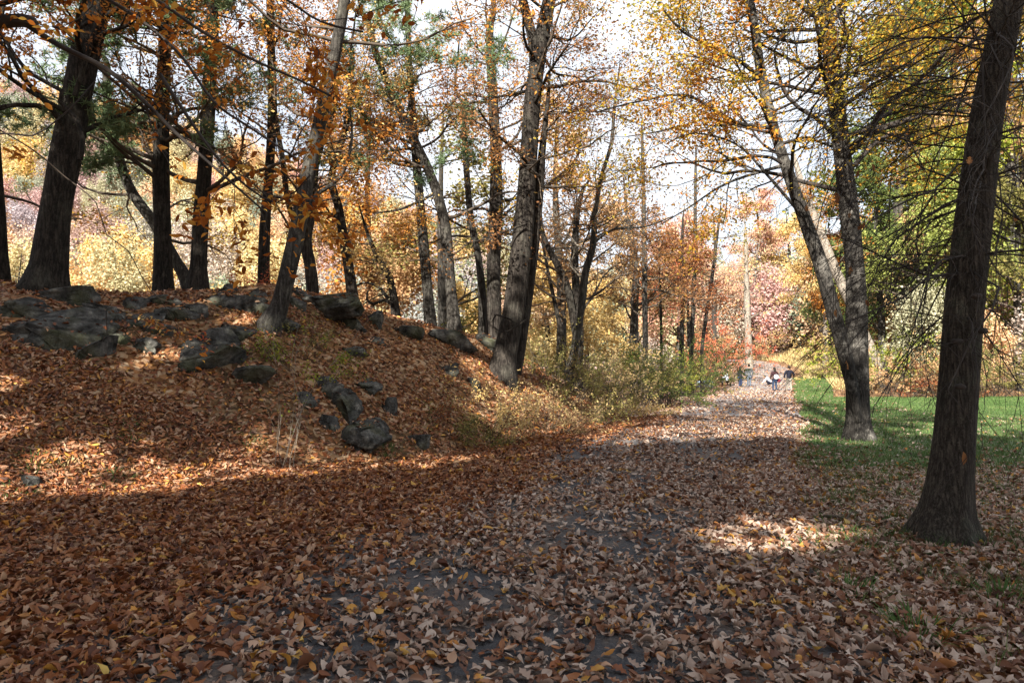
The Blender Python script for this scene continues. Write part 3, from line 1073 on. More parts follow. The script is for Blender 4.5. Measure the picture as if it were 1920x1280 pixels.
ROCKS = [  # centre px, bottom py, width px, height px, label, depth override
    (60, 652, 330, 125, 'massive dark rock outcrop under the thick leaning trunk at the left edge', None),
    (164, 674, 74, 58, 'blocky grey boulder below the outcrop at far left', None),
    (255, 660, 70, 52, 'angular dark rock just right of the blocky boulder on the slope', None),
    (335, 698, 130, 48, 'low flat grey slab lowest on the slope under the red leaved twig', None),
    (385, 668, 120, 78, 'broad grey rock face in the middle of the left slope', None),
    (455, 725, 80, 38, 'half buried dark rock below the broad grey rock face', None),
    (240, 582, 70, 40, 'pale rounded rock on the crest between thick trunk and pine', None),
    (128, 570, 110, 40, 'dark ledge of rock at the foot of the thick leaning trunk', None),
    (352, 590, 60, 34, 'small rock on the crest below the pair of dark trunks', None),
    (424, 550, 44, 34, 'pointed dark rock on the crest beside the rust shrub', None),
    (470, 592, 90, 48, 'grey boulder left of the leaning slope tree', None),
    (600, 588, 150, 44, 'long dark hump of bedrock on the crest behind the leaning tree', None),
    (540, 575, 80, 40, 'rock ledge partly hidden behind the leaning tree', None),
    (694, 606, 52, 38, 'round dark boulder at the right end of the bedrock hump', None),
    (700, 648, 60, 26, 'pale sunlit flat stone on the upper slope', None),
    (648, 668, 84, 34, 'low grey stone in leaves below the crest', None),
    (760, 628, 70, 28, 'mossy rock on the crest near the curved thin tree', None),
    (836, 640, 90, 34, 'dark rocks at the feet of the two crest trunks', None),
    (900, 642, 80, 40, 'dark boulder left of the big twin trunk', None),
    (840, 706, 34, 34, 'upright bluish grey stone on the middle slope', None),
    (886, 728, 40, 30, 'small pale stone beside the twin trunk foot', None),
    (604, 742, 70, 44, 'dark upper boulder of the rock pile behind the sapling', None),
    (676, 732, 60, 36, 'small dark boulder at the top right of the rock pile', None),
    (642, 776, 82, 52, 'round cracked grey boulder in the middle of the rock pile', None),
    (672, 828, 130, 62, 'overhanging grey boulder with dark hollow at the bottom of the rock pile', None),
    (722, 775, 40, 40, 'narrow grey rock right of the round cracked boulder', None),
    (786, 842, 50, 32, 'small lichen spotted stone by the path edge', None),
    (612, 812, 60, 40, 'sunlit tan rock at the left foot of the rock pile', None),
    (190, 600, 100, 44, 'dark ledge between the thick trunk and the pine', None),
    (300, 572, 90, 36, 'dark rock under the foot of the pine', None),
    (400, 578, 110, 40, 'jagged dark ledge under the tall dark trunk', None),
    (20, 600, 160, 80, 'upper block of the outcrop at the left edge', None),
    (520, 612, 70, 44, 'dark rock wedged left of the leaning tree foot', None),
    (640, 612, 100, 40, 'sloping dark slab below the bedrock hump', None),
    (290, 632, 90, 36, 'mossy dark rock below the pine', None),
    (560, 760, 60, 36, 'dark half buried stone left of the rock pile', None),
    (250, 615, 80, 40, 'angular rock in the middle of the ledge left of the red leaved twig', None),
    (440, 640, 90, 52, 'fractured grey rock above the broad grey rock face', None),
    (330, 600, 80, 30, 'narrow ledge stone just under the crest below the pine', None),
    (470, 562, 90, 34, 'flat dark ledge on the crest behind the rust shrub', None),
    (120, 640, 110, 50, 'lower right block of the outcrop at the left edge', None),
    (560, 560, 80, 34, 'dark ledge stone on the crest left of the bedrock hump', None),
    (45, 915, 40, 24, 'small mossy stone in sunlit leaves at far left', None),
    (38, 990, 34, 20, 'little grey stone near the left edge below the mossy stone', None),
]
ROCK_OBJ = []
for i, (px, py, w, h, label, dd) in enumerate(ROCKS):
    c = cast(px, py)
    if c is None:
        c = cast(px, py + 25)
    if c is None:
        print('rock missed', px, py)
        continue
    s = c[1] / F_PX
    sx, sz = w * s * 0.74, h * s * 0.82
    sy = min(max(sx * 0.7, 0.5 * sz), 0.95)
    o = link('boulder', rock_mesh(sx, sy, sz, 40 + i, 5 if w > 110 else 4))
    o.location = (c[0], c[1] + sy * 0.62, h1(c[0], c[1] + sy * 0.5) * 0.5 + c[2] * 0.5 - sz * 0.10)
    o.rotation_euler = (R(random.uniform(-8, 8)), R(random.uniform(-10, 10)), R(random.uniform(-25, 25)))
    tag(o, label, 'rock', 'rocks on the knoll')
    ROCK_OBJ.append(o)

# leaves that came to rest on the rocks
bpy.context.view_layer.update()
rp_ = []
for o in ROCK_OBJ:
    mw = np.array(o.matrix_world)
    n = len(o.data.vertices)
    co, no = np.empty(n * 3, np.float32), np.empty(n * 3, np.float32)
    o.data.vertices.foreach_get('co', co)
    o.data.vertices.foreach_get('normal', no)
    co = co.reshape(-1, 3) @ mw[:3, :3].T + mw[:3, 3]
    no = no.reshape(-1, 3) @ mw[:3, :3].T
    ok = np.nonzero((no[:, 2] > 0.72))[0]
    area = o.dimensions[0] * o.dimensions[1]
    if len(ok):
        k = min(len(ok), int(6 + 26 * area))
        rp_.append(co[rng.choice(ok, k, replace=False)])
rp_ = np.concatenate(rp_)
tag(link('leaf_layer', leaf_mesh('leaf_layer', rp_ + np.array([0, 0, 0.012]), 0.105, rng, M['litter_rust'], aspect=0.5, droop=0.0, flat=0.75, lod=1), litter), kind='stuff')

# ------------------------------------------------------------------ trees
def wander(r, p, d, length, n, jit, trop):
    """a wavering branch line"""
    P = [np.array(p, float)]
    d = unit(np.array(d, float))
    st = length / n
    for k in range(n):
        d = unit(d + r.normal(0, jit, 3) + np.array([0, 0, trop]))
        P.append(P[-1] + d * st)
    return np.array(P)


def grow(r, T, anchors, p, d, length, rad, level, prm):
    n = max(3, int(length / prm.get('seg', 0.28)))
    n = min(n, 9) if level else 2
    P = wander(r, p, d, length, n, prm.get('jit', 0.16), prm.get('trop', 0.03))
    rr = rad * np.linspace(1, 0.32, n + 1)
    T.add(P, rr, 6 if rad > 0.05 else (4 if rad > 0.012 else 3))
    if level == 0 or rad < 0.004:
        anchors.append(P)
        return
    nb = prm['kids'][level - 1]
    for k in range(nb):
        t = r.uniform(0.25, 1.0) if k < nb - 1 else 1.0
        f = t * n
        i = min(int(f), n - 1)
        q = P[i] + (P[i + 1] - P[i]) * (f - i)
        dd = unit(P[i + 1] - P[i])
        side = unit(np.cross(dd, r.normal(size=3)))
        side[2] *= prm.get('flatten', 0.6)
        a = prm.get('spread', 0.9) * r.uniform(0.6, 1.25)
        nd = unit(dd * math.cos(a) + side * math.sin(a)) if k < nb - 1 else dd
        grow(r, T, anchors, q, nd, length * prm.get('ratio', 0.52) * r.uniform(0.7, 1.2), max(rr[i] * 0.55, 0.0035), level - 1, prm)


def leaf_points(r, anchors, per, scatter):
    if not anchors:
        return np.zeros((0, 3))
    out = []
    for P in anchors:
        m = max(1, r.poisson(per))
        t = r.uniform(0, len(P) - 1.001, m)
        i = t.astype(int)
        q = P[i] + (P[i + 1] - P[i]) * (t - i)[:, None]
        out.append(q + r.normal(0, scatter, (m, 3)))
    return np.concatenate(out)


def trunk_tube(T, P, Rr, seed, sides, flare=0.0, step=0.22):
    """P pts, Rr radii, resampled with bark relief and root flare"""
    Q = resample(np.concatenate([P, np.asarray(Rr)[:, None]], 1), step)
    pts, rad = Q[:, :3], Q[:, 3] * 0.87
    hgt = np.concatenate([[0], np.cumsum(np.linalg.norm(np.diff(pts, axis=0), axis=1))])
    r = np.random.default_rng(seed)
    ph = r.uniform(0, 6.28, 4)

    def mod(th):
        g = flare * np.exp(-np.maximum(hgt - 0.45, 0) / 0.32)[:, None]
        lob = 1 + g * (1 + 0.45 * np.cos(5 * th + ph[0]) + 0.3 * np.cos(3 * th + ph[1]))[None, :]
        n = fbm(th[None, :] * 3.2 + seed, hgt[:, None] * 0.7, seed, 3) - 0.5
        n = n * np.sin(th / 2)[None, :] ** 0.5
        n2 = vnoise(hgt[:, None] * 0.9 + 0 * th[None, :], seed + 0 * th[None, :], seed) - 0.5
        return lob * (1 + 0.12 * n + 0.10 * n2)
    T.add(pts, rad, sides, mod=mod)
    return pts, rad, hgt


def make_tree(label, stems, bark, leaves=None, name='tree', cat='tree', group=None, seed=1, limbs=10, limb_h=(4, 14), limb_len=(2.0, 4.0),
              kids=(5, 5), per=16, scatter=0.12, leaf=0.088, top=15.0, sides=14, flare=0.16, needles=None, twig=None, extra=(), trop=0.03,
              spread=0.9, out=None, drop=None, aspect=0.5, lod=0, upness=0.25, jit=0.16):
    """stems: list of dict(track=[(px,py,halfwidth)], d=depth). First stem's foot is the tree's base"""
    r = np.random.default_rng(seed)
    root = None
    twig = twig or M['twig_brown']
    anchors = []
    for si, st in enumerate(stems):
        if 'pts' in st:
            P, Rr = np.array(st['pts'], float), np.array(st['rad'], float)
        else:
            d, tr = st['d'], st['track']
            lean = st.get('lean', 0.0)
            P = np.array([at(px, py, d + lean * k) for k, (px, py, w) in enumerate(tr)])
            Rr = np.array([w * d / F_PX for px, py, w in tr])
        if si == 0:
            g = h1(P[0][0], P[0][1])
            base = np.array([P[0][0], P[0][1], g])
            if abs(P[0][2] - g) > 0.35:
                print('foot gap %.2f' % (P[0][2] - g), label[:40])
            root = empty(name, base, label, cat, group)
            P = np.concatenate([[base + np.array([0, 0, -0.45])], P])
            Rr = np.concatenate([[Rr[0]], Rr])
            if P[1][2] < g:
                P[1][2] = g + 0.02
        # carry the stem on above the frame
        ttop = st.get('top', top)
        if ttop > P[-1][2] + 1.0:
            dirn = unit(P[-1] - P[-2])
            dirn = unit(dirn + np.array([0, 0, 0.5]))
            left_ = ttop - P[-1][2]
            m = 4
            for k in range(1, m + 1):
                P = np.concatenate([P, [P[-1] + dirn * left_ / m + r.normal(0, 0.12, 3)]])
                Rr = np.concatenate([Rr, [Rr[-1] * 0.72]])
        else:
            dirn = unit(unit(P[-1] - P[-2]) + np.array([0, 0, 0.3]))
            P = np.concatenate([P, [P[-1] + dirn * Rr[-1] * 8, P[-1] + dirn * Rr[-1] * 18 + r.normal(0, Rr[-1], 3)]])
            Rr = np.concatenate([Rr, [Rr[-1] * 0.6, Rr[-1] * 0.08]])
        T = Tubes()
        pts, rad, hgt = trunk_tube(T, P, Rr, seed + si * 7, sides, flare if si == 0 else 0.0)
        link('trunk' if si == 0 else 'stem', T.mesh('trunk', bark, base), root)
        # limbs
        nl = st.get('limbs', limbs if si == 0 else max(3, limbs // 2))
        for k in range(nl):
            zt = r.uniform(*st.get('limb_h', limb_h)) + base[2] * 0.0
            i = int(np.argmin(np.abs(pts[:, 2] - zt)))
            a = r.uniform(0, 2 * math.pi) if out is None else out + r.normal(0, 0.9)
            dv = np.array([math.cos(a), math.sin(a), upness + r.normal(0, 0.2)])
            TT = Tubes()
            an = []
            fr = 1.0 - 0.45 * sstep(limb_h[0], ttop, zt)
            grow(r, TT, an, pts[i], dv, r.uniform(*limb_len) * fr, min(rad[i] * 0.36, 0.060) * fr, len(kids), dict(kids=kids, trop=trop, spread=spread, jit=jit))
            anchors += an
            link('limb', TT.mesh('limb', twig if rad[i] < 0.2 else bark, base), root)
    for tr, d, w0, w1, kd in extra:                # branches traced from the photo
        TT = Tubes()
        an = []
        P = np.array([at(px, py, (d[0] + (d[1] - d[0]) * k / (len(tr) - 1)) if isinstance(d, tuple) else d) for k, (px, py) in enumerate(tr)])
        P = resample(P, 0.22)
        rr = np.linspace(w0, w1, len(P))
        TT.add(P, rr, 7)
        if kd:
            for k in range(kd):
                i = r.integers(len(P) // 4, len(P) - 1)
                dd = unit(P[i + 1] - P[i])
                nd = unit(dd + 0.9 * unit(np.cross(dd, r.normal(size=3))))
                grow(r, TT, an, P[i], nd, r.uniform(0.6, 1.5), rr[i] * 0.45, 2, dict(kids=(3, 4), spread=0.8, trop=0.0))
        anchors += an
        link('limb', TT.mesh('limb', bark, base), root)
    if leaves is not None and anchors:
        pos = leaf_points(r, anchors, per, scatter)
        if drop is not None:
            pos = pos[~drop(pos)]
        me = leaf_mesh('crown', pos, leaf, r, leaves, base, lod=lod, aspect=aspect)
        tag(link('crown', me, root), kind='stuff')
    if needles is not None and anchors:
        pos = leaf_points(r, anchors, needles, 0.07)
        if drop is not None:
            pos = pos[~drop(pos)]
        tag(link('crown', needle_mesh('crown', pos, 0.17, r, M['needle'], base), root), kind='stuff')
    return root


#TREES_BEGIN
G = 'trees on the knoll'
make_tree('thick dark trunk leaning right on the outcrop at far left', [dict(d=13.6, track=[(84, 548, 44), (92, 500, 34), (104, 400, 31), (126, 280, 30), (150, 150, 29), (176, 30, 27), (192, -50, 25)])],
          M['bark'], M['l_orange'], 'oak_tree', group=G, seed=11, limbs=16, limb_h=(6.0, 14), sides=22, top=17, per=28,
          extra=[([(150, 300), (155, 260), (140, 220), (112, 190), (115, 170), (60, 140), (25, 100), (0, 60), (-40, 20)], 12.9, 0.05, 0.03, 3),
                 ([(140, 180), (180, 40), (140, 60), (100, 50)], 13.0, 0.05, 0.03, 2)])
make_tree('dark trunk cut off by the left edge beside the thick leaning trunk', [dict(d=14.6, track=[(6, 535, 16), (4, 480, 12), (0, 400, 11), (-4, 340, 10), (-12, 200, 9)])],
          M['bark'], M['l_mixed'], 'oak_tree', group=G, seed=12, limbs=10, limb_h=(4.5, 12), top=13, per=16)
make_tree('straight dark pine with green needles between thick trunk and paired dark trunk', [dict(d=15.8, track=[(306, 545, 20), (305, 440, 18), (302, 320, 17), (305, 190, 15), (309, 90, 13), (313, -10, 12)])],
          M['bark'], None, 'pine_tree', group=G, seed=13, limbs=26, limb_h=(6.0, 12), limb_len=(1.4, 2.8), kids=(5, 5), needles=11, top=18, trop=0.02, flare=0.35)
make_tree('slanting trunk crossing behind the straight pine, lit at its foot', [dict(d=17.2, track=[(352, 535, 15), (330, 490, 12), (290, 420, 11), (240, 345, 10), (205, 220, 9), (200, 140, 8)])],
          M['bark_grey'], M['l_mixed'], 'oak_tree', group=G, seed=14, limbs=9, limb_h=(4.5, 10), top=11, per=14)
make_tree('tall dark trunk just right of the pine, twin burl near its foot', [dict(d=15.5, track=[(371, 545, 24), (372, 500, 18), (376, 420, 16), (385, 300, 15), (393, 150, 14), (399, -10, 13)])],
          M['bark'], M['l_copper'], 'oak_tree', group=G, seed=15, limbs=16, limb_h=(5.5, 13), top=16, per=25)
make_tree('slender straight dark trunk above the rust shrub', [dict(d=17.5, track=[(494, 535, 13), (497, 420, 11), (505, 320, 10), (511, 200, 10), (508, 80, 9), (506, -10, 8)])],
          M['bark'], M['l_orange'], 'oak_tree', group=G, seed=16, limbs=12, limb_h=(5.5, 13), top=15, per=25)
make_tree('grey trunk on the open slope leaning strongly to the right', [dict(d=13.4, track=[(507, 632, 25), (522, 580, 19), (540, 510, 18), (560, 420, 17), (580, 315, 16), (610, 180, 14), (636, 60, 13), (652, -30, 12)])],
          M['bark_grey'], M['l_orange'], 'oak_tree', group=G, seed=17, limbs=14, limb_h=(5.5, 13), top=16, sides=18, per=28,
          extra=[([(566, 400), (600, 360), (640, 330), (660, 260), (655, 200)], (13.4, 14.2), 0.05, 0.02, 5)])
make_tree('forked grey trunk on the crest right behind the leaning slope tree', [dict(d=19.0, track=[(586, 545, 14), (580, 490, 13), (573, 448, 13), (584, 390, 11), (592, 300, 9), (625, 200, 8)]),
                                                                           dict(d=19.0, track=[(573, 450, 9), (555, 420, 7), (540, 380, 6), (530, 300, 6)], limbs=4)],
          M['bark_grey'], M['l_gold'], 'oak_tree', group=G, seed=18, limbs=9, limb_h=(5, 11), top=12, per=15)
make_tree('dark crest trunk with a low bough reaching left', [dict(d=19.5, track=[(663, 575, 12), (655, 510, 11), (645, 450, 10), (634, 385, 9), (622, 330, 8), (650, 230, 7), (660, 120, 6)])],
          M['bark_oak'], M['l_orange'], 'oak_tree', group=G, seed=19, limbs=10, limb_h=(5, 11), top=12, per=15,
          extra=[([(640, 410), (620, 402), (600, 400), (575, 402), (550, 390)], (19.5, 19.3), 0.07, 0.03, 3)])
make_tree('small crooked tree with hooked bare boughs on the crest', [dict(d=20.0, track=[(742, 592, 10), (736, 545, 8), (728, 515, 7), (706, 478, 6), (690, 440, 4)])],
          M['bark'], M['l_gold'], 'crooked_tree', group=G, seed=20, limbs=5, limb_h=(4.2, 5.4), limb_len=(1.0, 1.8), top=0, per=12, flare=0.3,
          extra=[([(735, 570), (720, 562), (700, 570), (688, 560), (690, 545)], 19.8, 0.06, 0.03, 0), ([(728, 560), (712, 540), (690, 530), (668, 535)], 20.1, 0.06, 0.025, 1)])
make_tree('straight grey pine trunk left of the two crest trunks, dark needle clumps above', [dict(d=20.3, track=[(807, 612, 14), (803, 560, 12), (797, 490, 11), (789, 400, 10), (779, 280, 9), (769, 150, 7), (765, 60, 6), (763, -20, 5)])],
          M['bark_grey'], None, 'pine_tree', group=G, seed=21, limbs=20, limb_h=(7.2, 13), limb_len=(1.6, 2.8), kids=(4, 5), needles=8, top=14, trop=0.0)
make_tree('pale grey trunk bending up to the left from the crest', [dict(d=19.5, track=[(853, 628, 17), (848, 570, 13), (841, 490, 12), (832, 410, 12), (808, 330, 11), (775, 260, 10), (738, 180, 8), (708, 110, 7), (690, 40, 6)])],
          M['bark_grey'], M['l_orange'], 'oak_tree', group=G, seed=22, limbs=14, limb_h=(5.4, 12), top=13, per=23,
          extra=[([(820, 360), (770, 385), (740, 395), (700, 400)], (19.5, 19.0), 0.05, 0.02, 4)])
make_tree('thin grey trunk left of the dark trunk behind the twin', [dict(d=22.5, track=[(906, 622, 11), (903, 540, 9), (895, 470, 8), (884, 420, 8), (878, 360, 7), (870, 250, 6)])],
          M['bark_grey'], M['l_copper'], 'oak_tree', group=G, seed=23, limbs=9, limb_h=(5.5, 12), top=13, per=16)
make_tree('broad dark trunk standing just behind the twin trunk', [dict(d=22.0, track=[(926, 632, 19), (926, 560, 16), (926, 480, 15), (930, 390, 15), (930, 300, 13), (924, 180, 11), (918, 60, 9)])],
          M['bark_oak'], M['l_mixed'], 'oak_tree', group=G, seed=24, limbs=16, limb_h=(5.0, 14), limb_len=(2.5, 4.5), top=16, per=18)
make_tree('big grey twin trunk leaning right above the yellow shrub', [dict(d=17.5, track=[(940, 704, 31), (948, 660, 26), (962, 590, 24), (974, 500, 23), (984, 400, 21), (992, 280, 19), (1000, 170, 18), (1016, 70, 17), (1032, -10, 15)], lean=0.05),
                                                                     dict(d=18.0, track=[(962, 700, 18), (975, 640, 15), (988, 550, 14), (1002, 440, 13), (1011, 350, 11), (1017, 280, 8), (1026, 200, 5), (1030, 150, 3)], top=0, limbs=8, limb_h=(5.5, 8.5)),
                                                                     dict(d=17.7, track=[(1003, 150, 12), (1000, 80, 11), (985, 20, 10), (974, -30, 9)], limbs=5)],
          M['bark_oak'], M['l_copper'], 'oak_tree', group=G, seed=25, limbs=16, limb_h=(5.5, 14), limb_len=(2.0, 3.6), top=17, sides=22, per=20, flare=0.12,
          extra=[([(985, 420), (930, 440), (880, 455), (850, 450)], (17.3, 16.6), 0.03, 0.012, 5), ([(960, 600), (930, 590), (925, 612), (950, 622), (985, 600)], 17.0, 0.025, 0.015, 0)])

G2 = 'slender trees beside the path'
bare = dict(M_=None)
make_tree('pale slender bare tree with upswept branches against the sky', [dict(d=23, track=[(1066, 705, 10), (1078, 650, 9), (1090, 570, 9), (1098, 510, 8), (1112, 460, 7), (1116, 400, 5.5), (1128, 330, 4.5), (1146, 270, 4), (1152, 200, 3), (1160, 140, 2)])],
          M['bark_grey'], None, 'bare_tree', group=G2, seed=31, limbs=16, limb_h=(4.5, 11), limb_len=(1.4, 2.8), kids=(4, 5), top=0, twig=M['twig_grey'], upness=0.7, flare=0.2, spread=0.6,
          extra=[([(1114, 455), (1150, 430), (1210, 425), (1262, 405)], (23, 22), 0.05, 0.015, 5)])
make_tree('many stemmed dark tree left of the pale bare tree', [dict(d=24.5, track=[(1082, 690, 12), (1086, 620, 10), (1080, 540, 9), (1078, 470, 8), (1082, 400, 7)]),
                                                          dict(d=24.2, track=[(1082, 640, 8), (1064, 540, 8), (1046, 500, 7), (1018, 440, 6), (1010, 380, 5)], top=0),
                                                          dict(d=24.8, track=[(1060, 660, 6), (1045, 590, 5), (1030, 520, 4), (1020, 470, 3)], top=0)],
          M['bark_oak'], M['l_copper'], 'oak_tree', group=G2, seed=32, limbs=12, limb_h=(3.5, 8.5), top=9.5, per=12)
make_tree('slim grey trunk with brown leaves between bare tree and red tree', [dict(d=33, track=[(1210, 640, 6), (1209, 560, 6), (1208, 460, 5), (1206, 340, 4), (1204, 260, 3)])],
          M['bark_grey'], M['l_copper'], 'oak_tree', group=G2, seed=33, limbs=14, limb_h=(4.0, 9.5), limb_len=(1.5, 3.2), top=12, per=15, leaf=0.13)
make_tree('thicker grey trunk low behind the brown brush', [dict(d=35, track=[(1188, 650, 9), (1190, 580, 8), (1192, 500, 7), (1180, 430, 6)])],
          M['bark_grey'], M['l_copper'], 'oak_tree', group=G2, seed=34, limbs=13, limb_h=(4.0, 9.0), limb_len=(1.5, 3.2), top=9.5, per=15, leaf=0.13)
make_tree('tall thin pale trunk rising alone into the white sky', [dict(d=40, track=[(1296, 660, 5), (1300, 560, 5), (1303, 440, 4), (1304, 330, 3), (1305, 290, 2)])],
          M['bark_grey'], None, 'bare_tree', group=G2, seed=35, limbs=22, limb_h=(5.5, 13), limb_len=(1.2, 2.6), kids=(3, 3), top=0, twig=M['twig_grey'], flare=0.2)
make_tree('thin dark trunk slanting right beside the tall pale trunk', [dict(d=40, track=[(1316, 660, 4), (1326, 580, 4), (1338, 500, 3.5), (1345, 440, 3), (1350, 400, 2)])],
          M['bark_oak'], M['l_olive'], 'bare_tree', group=G2, seed=36, limbs=9, limb_h=(6, 10), limb_len=(1.0, 2.0), top=0, per=5, leaf=0.14, flare=0.2)
make_tree('dark small tree with dark red leaves left of the tall pale trunk', [dict(d=38, track=[(1278, 650, 5), (1280, 590, 5), (1283, 540, 5), (1278, 480, 4), (1280, 430, 3)]),
                                                                      dict(d=38.3, track=[(1292, 650, 4), (1290, 580, 3), (1286, 530, 3)], top=0)],
          M['bark'], M['l_russet'], 'maple_tree', group=G2, seed=37, limbs=12, limb_h=(4.8, 8.5), limb_len=(1.2, 2.4), top=9, per=16, leaf=0.15)
make_tree('thin dark stem in front of the rosy trees', [dict(d=38, track=[(1240, 650, 3), (1239, 590, 3), (1237, 520, 2.5), (1236, 470, 2)])],
          M['bark'], M['l_red'], 'maple_tree', group=G2, seed=38, limbs=6, limb_h=(4.5, 7.5), limb_len=(0.8, 1.8), top=0, per=9, leaf=0.14, flare=0.2)

# the two trees on the right verge
make_tree('double trunked tree with pale patched bark at the lawn edge', [dict(d=15.2, track=[(1611, 826, 30), (1609, 790, 24), (1607, 700, 23), (1606, 600, 21), (1603, 500, 19), (1590, 380, 19), (1576, 260, 18), (1560, 130, 16), (1545, 0, 15), (1540, -60, 14)]),
                                                                     dict(d=15.0, track=[(1610, 790, 8), (1590, 690, 14), (1560, 575, 15), (1540, 500, 15), (1512, 420, 14), (1480, 330, 12), (1448, 230, 11), (1424, 120, 10), (1410, 20, 9)], limbs=18, limb_h=(5.8, 11))],
          M['bark_patch'], M['l_mixed'], 'maple_tree', seed=51, limbs=30, limb_h=(5.4, 11.5), limb_len=(2.5, 4.6), kids=(6, 6), top=15, sides=22, per=27, leaf=0.085, flare=0.2, twig=M['twig'], upness=0.3,
          extra=[([(1430, 150), (1380, 110), (1330, 85), (1280, 60), (1245, 20)], (15, 13.5), 0.05, 0.02, 8), ([(1450, 240), (1380, 230), (1290, 180), (1200, 190), (1120, 210)], (15, 13.5), 0.05, 0.012, 10),
                 ([(1470, 310), (1400, 330), (1350, 350), (1290, 390), (1240, 420)], (15, 14), 0.04, 0.01, 6), ([(1500, 400), (1440, 330), (1380, 270), (1300, 250), (1250, 270)], (15, 14), 0.04, 0.012, 8)])


def pin_oak():
    r = np.random.default_rng(61)
    tr = [(1772, 1012, 58), (1776, 960, 47), (1786, 860, 41), (1796, 740, 39), (1806, 600, 39), (1818, 480, 38), (1832, 360, 37), (1850, 220, 35), (1872, 100, 32), (1892, 0, 30), (1905, -70, 28)]
    d = 6.45
    P = np.array([at(a, b, d) for a, b, w in tr])
    Rr = np.array([w * d / F_PX for a, b, w in tr])
    base = np.array([P[0][0], P[0][1], h1(P[0][0], P[0][1])])
    root = empty('pin_oak_tree', base, 'large dark foreground trunk with drooping bare twigs at the right', 'tree')
    P = np.concatenate([[base + [0, 0, -0.5]], P, [P[-1] + [0.25, 0.1, 1.5], P[-1] + [0.4, 0.1, 4.0], P[-1] + [0.5, 0.1, 8.0]]])
    Rr = np.concatenate([[Rr[0]], Rr, [0.13, 0.10, 0.05]])
    T = Tubes()
    pts, rad, hgt = trunk_tube(T, P, Rr * 0.95, 61, 40, 0.44, 0.10)
    link('trunk', T.mesh('trunk', M['bark_near'], base), root)
    tips = []
    for k in range(165):
        z = r.uniform(2.6, 6.6) if k > 16 else r.uniform(1.9, 3.4)
        i = int(np.argmin(np.abs(pts[:, 2] - z)))
        a = r.uniform(0, 2 * math.pi)
        if k % 3 == 0:
            a = math.pi + r.normal(0, 0.6)
        up = r.uniform(0.0, 0.7) if z > 3.6 else r.uniform(-0.4, 0.3)
        TT = Tubes()
        an = []
        L = r.uniform(1.5, 3.3) * (1.0 if z > 3.3 else 0.6)
        grow(r, TT, an, pts[i], (math.cos(a), math.sin(a), up), L, r.uniform(0.006, 0.013), 2, dict(kids=(4, 7), trop=-0.13, spread=0.6, jit=0.21, ratio=0.45, flatten=0.8))
        lo = link('limb', TT.mesh('limb', M['twig'], base), root)
        tips += [(lo, q) for q in leaf_points(r, an, 0.05, 0.02)]
    sel = r.choice(len(tips), 45, replace=False)
    lm_ = []
    for v in range(3):
        T_, F_ = LT[1 if v else 0]
        lm_.append(build_mesh('leaf', curl(T_, 0.4 * v - 0.2, 0.4, 0.2), [F_], M['l_copper'], False))
    for lo, q in [tips[i] for i in sel]:
        o = link('leaf', lm_[r.integers(3)], lo)
        s = r.uniform(0.07, 0.12)
        o.scale = (s, s, s)
        o.rotation_euler = (r.uniform(0, 6), r.uniform(0.6, 2.2), r.uniform(0, 6))
        o.location = q - base
    # knots on the trunk
    for (px, py) in [(1795, 640), (1842, 620), (1800, 725), (1830, 555)]:
        q = at(px, py, d - 0.24)
        V, F_ = ICO[2]
        o = link('knot', build_mesh('knot', V * np.array([0.055, 0.03, 0.03]) * (1 + 0.3 * (vnoise(V[:, 0] * 4, V[:, 2] * 4, px) - 0.5))[:, None], [F_], M['twig'], True), root)
        o.location = q - base
    return root


pin_oak()


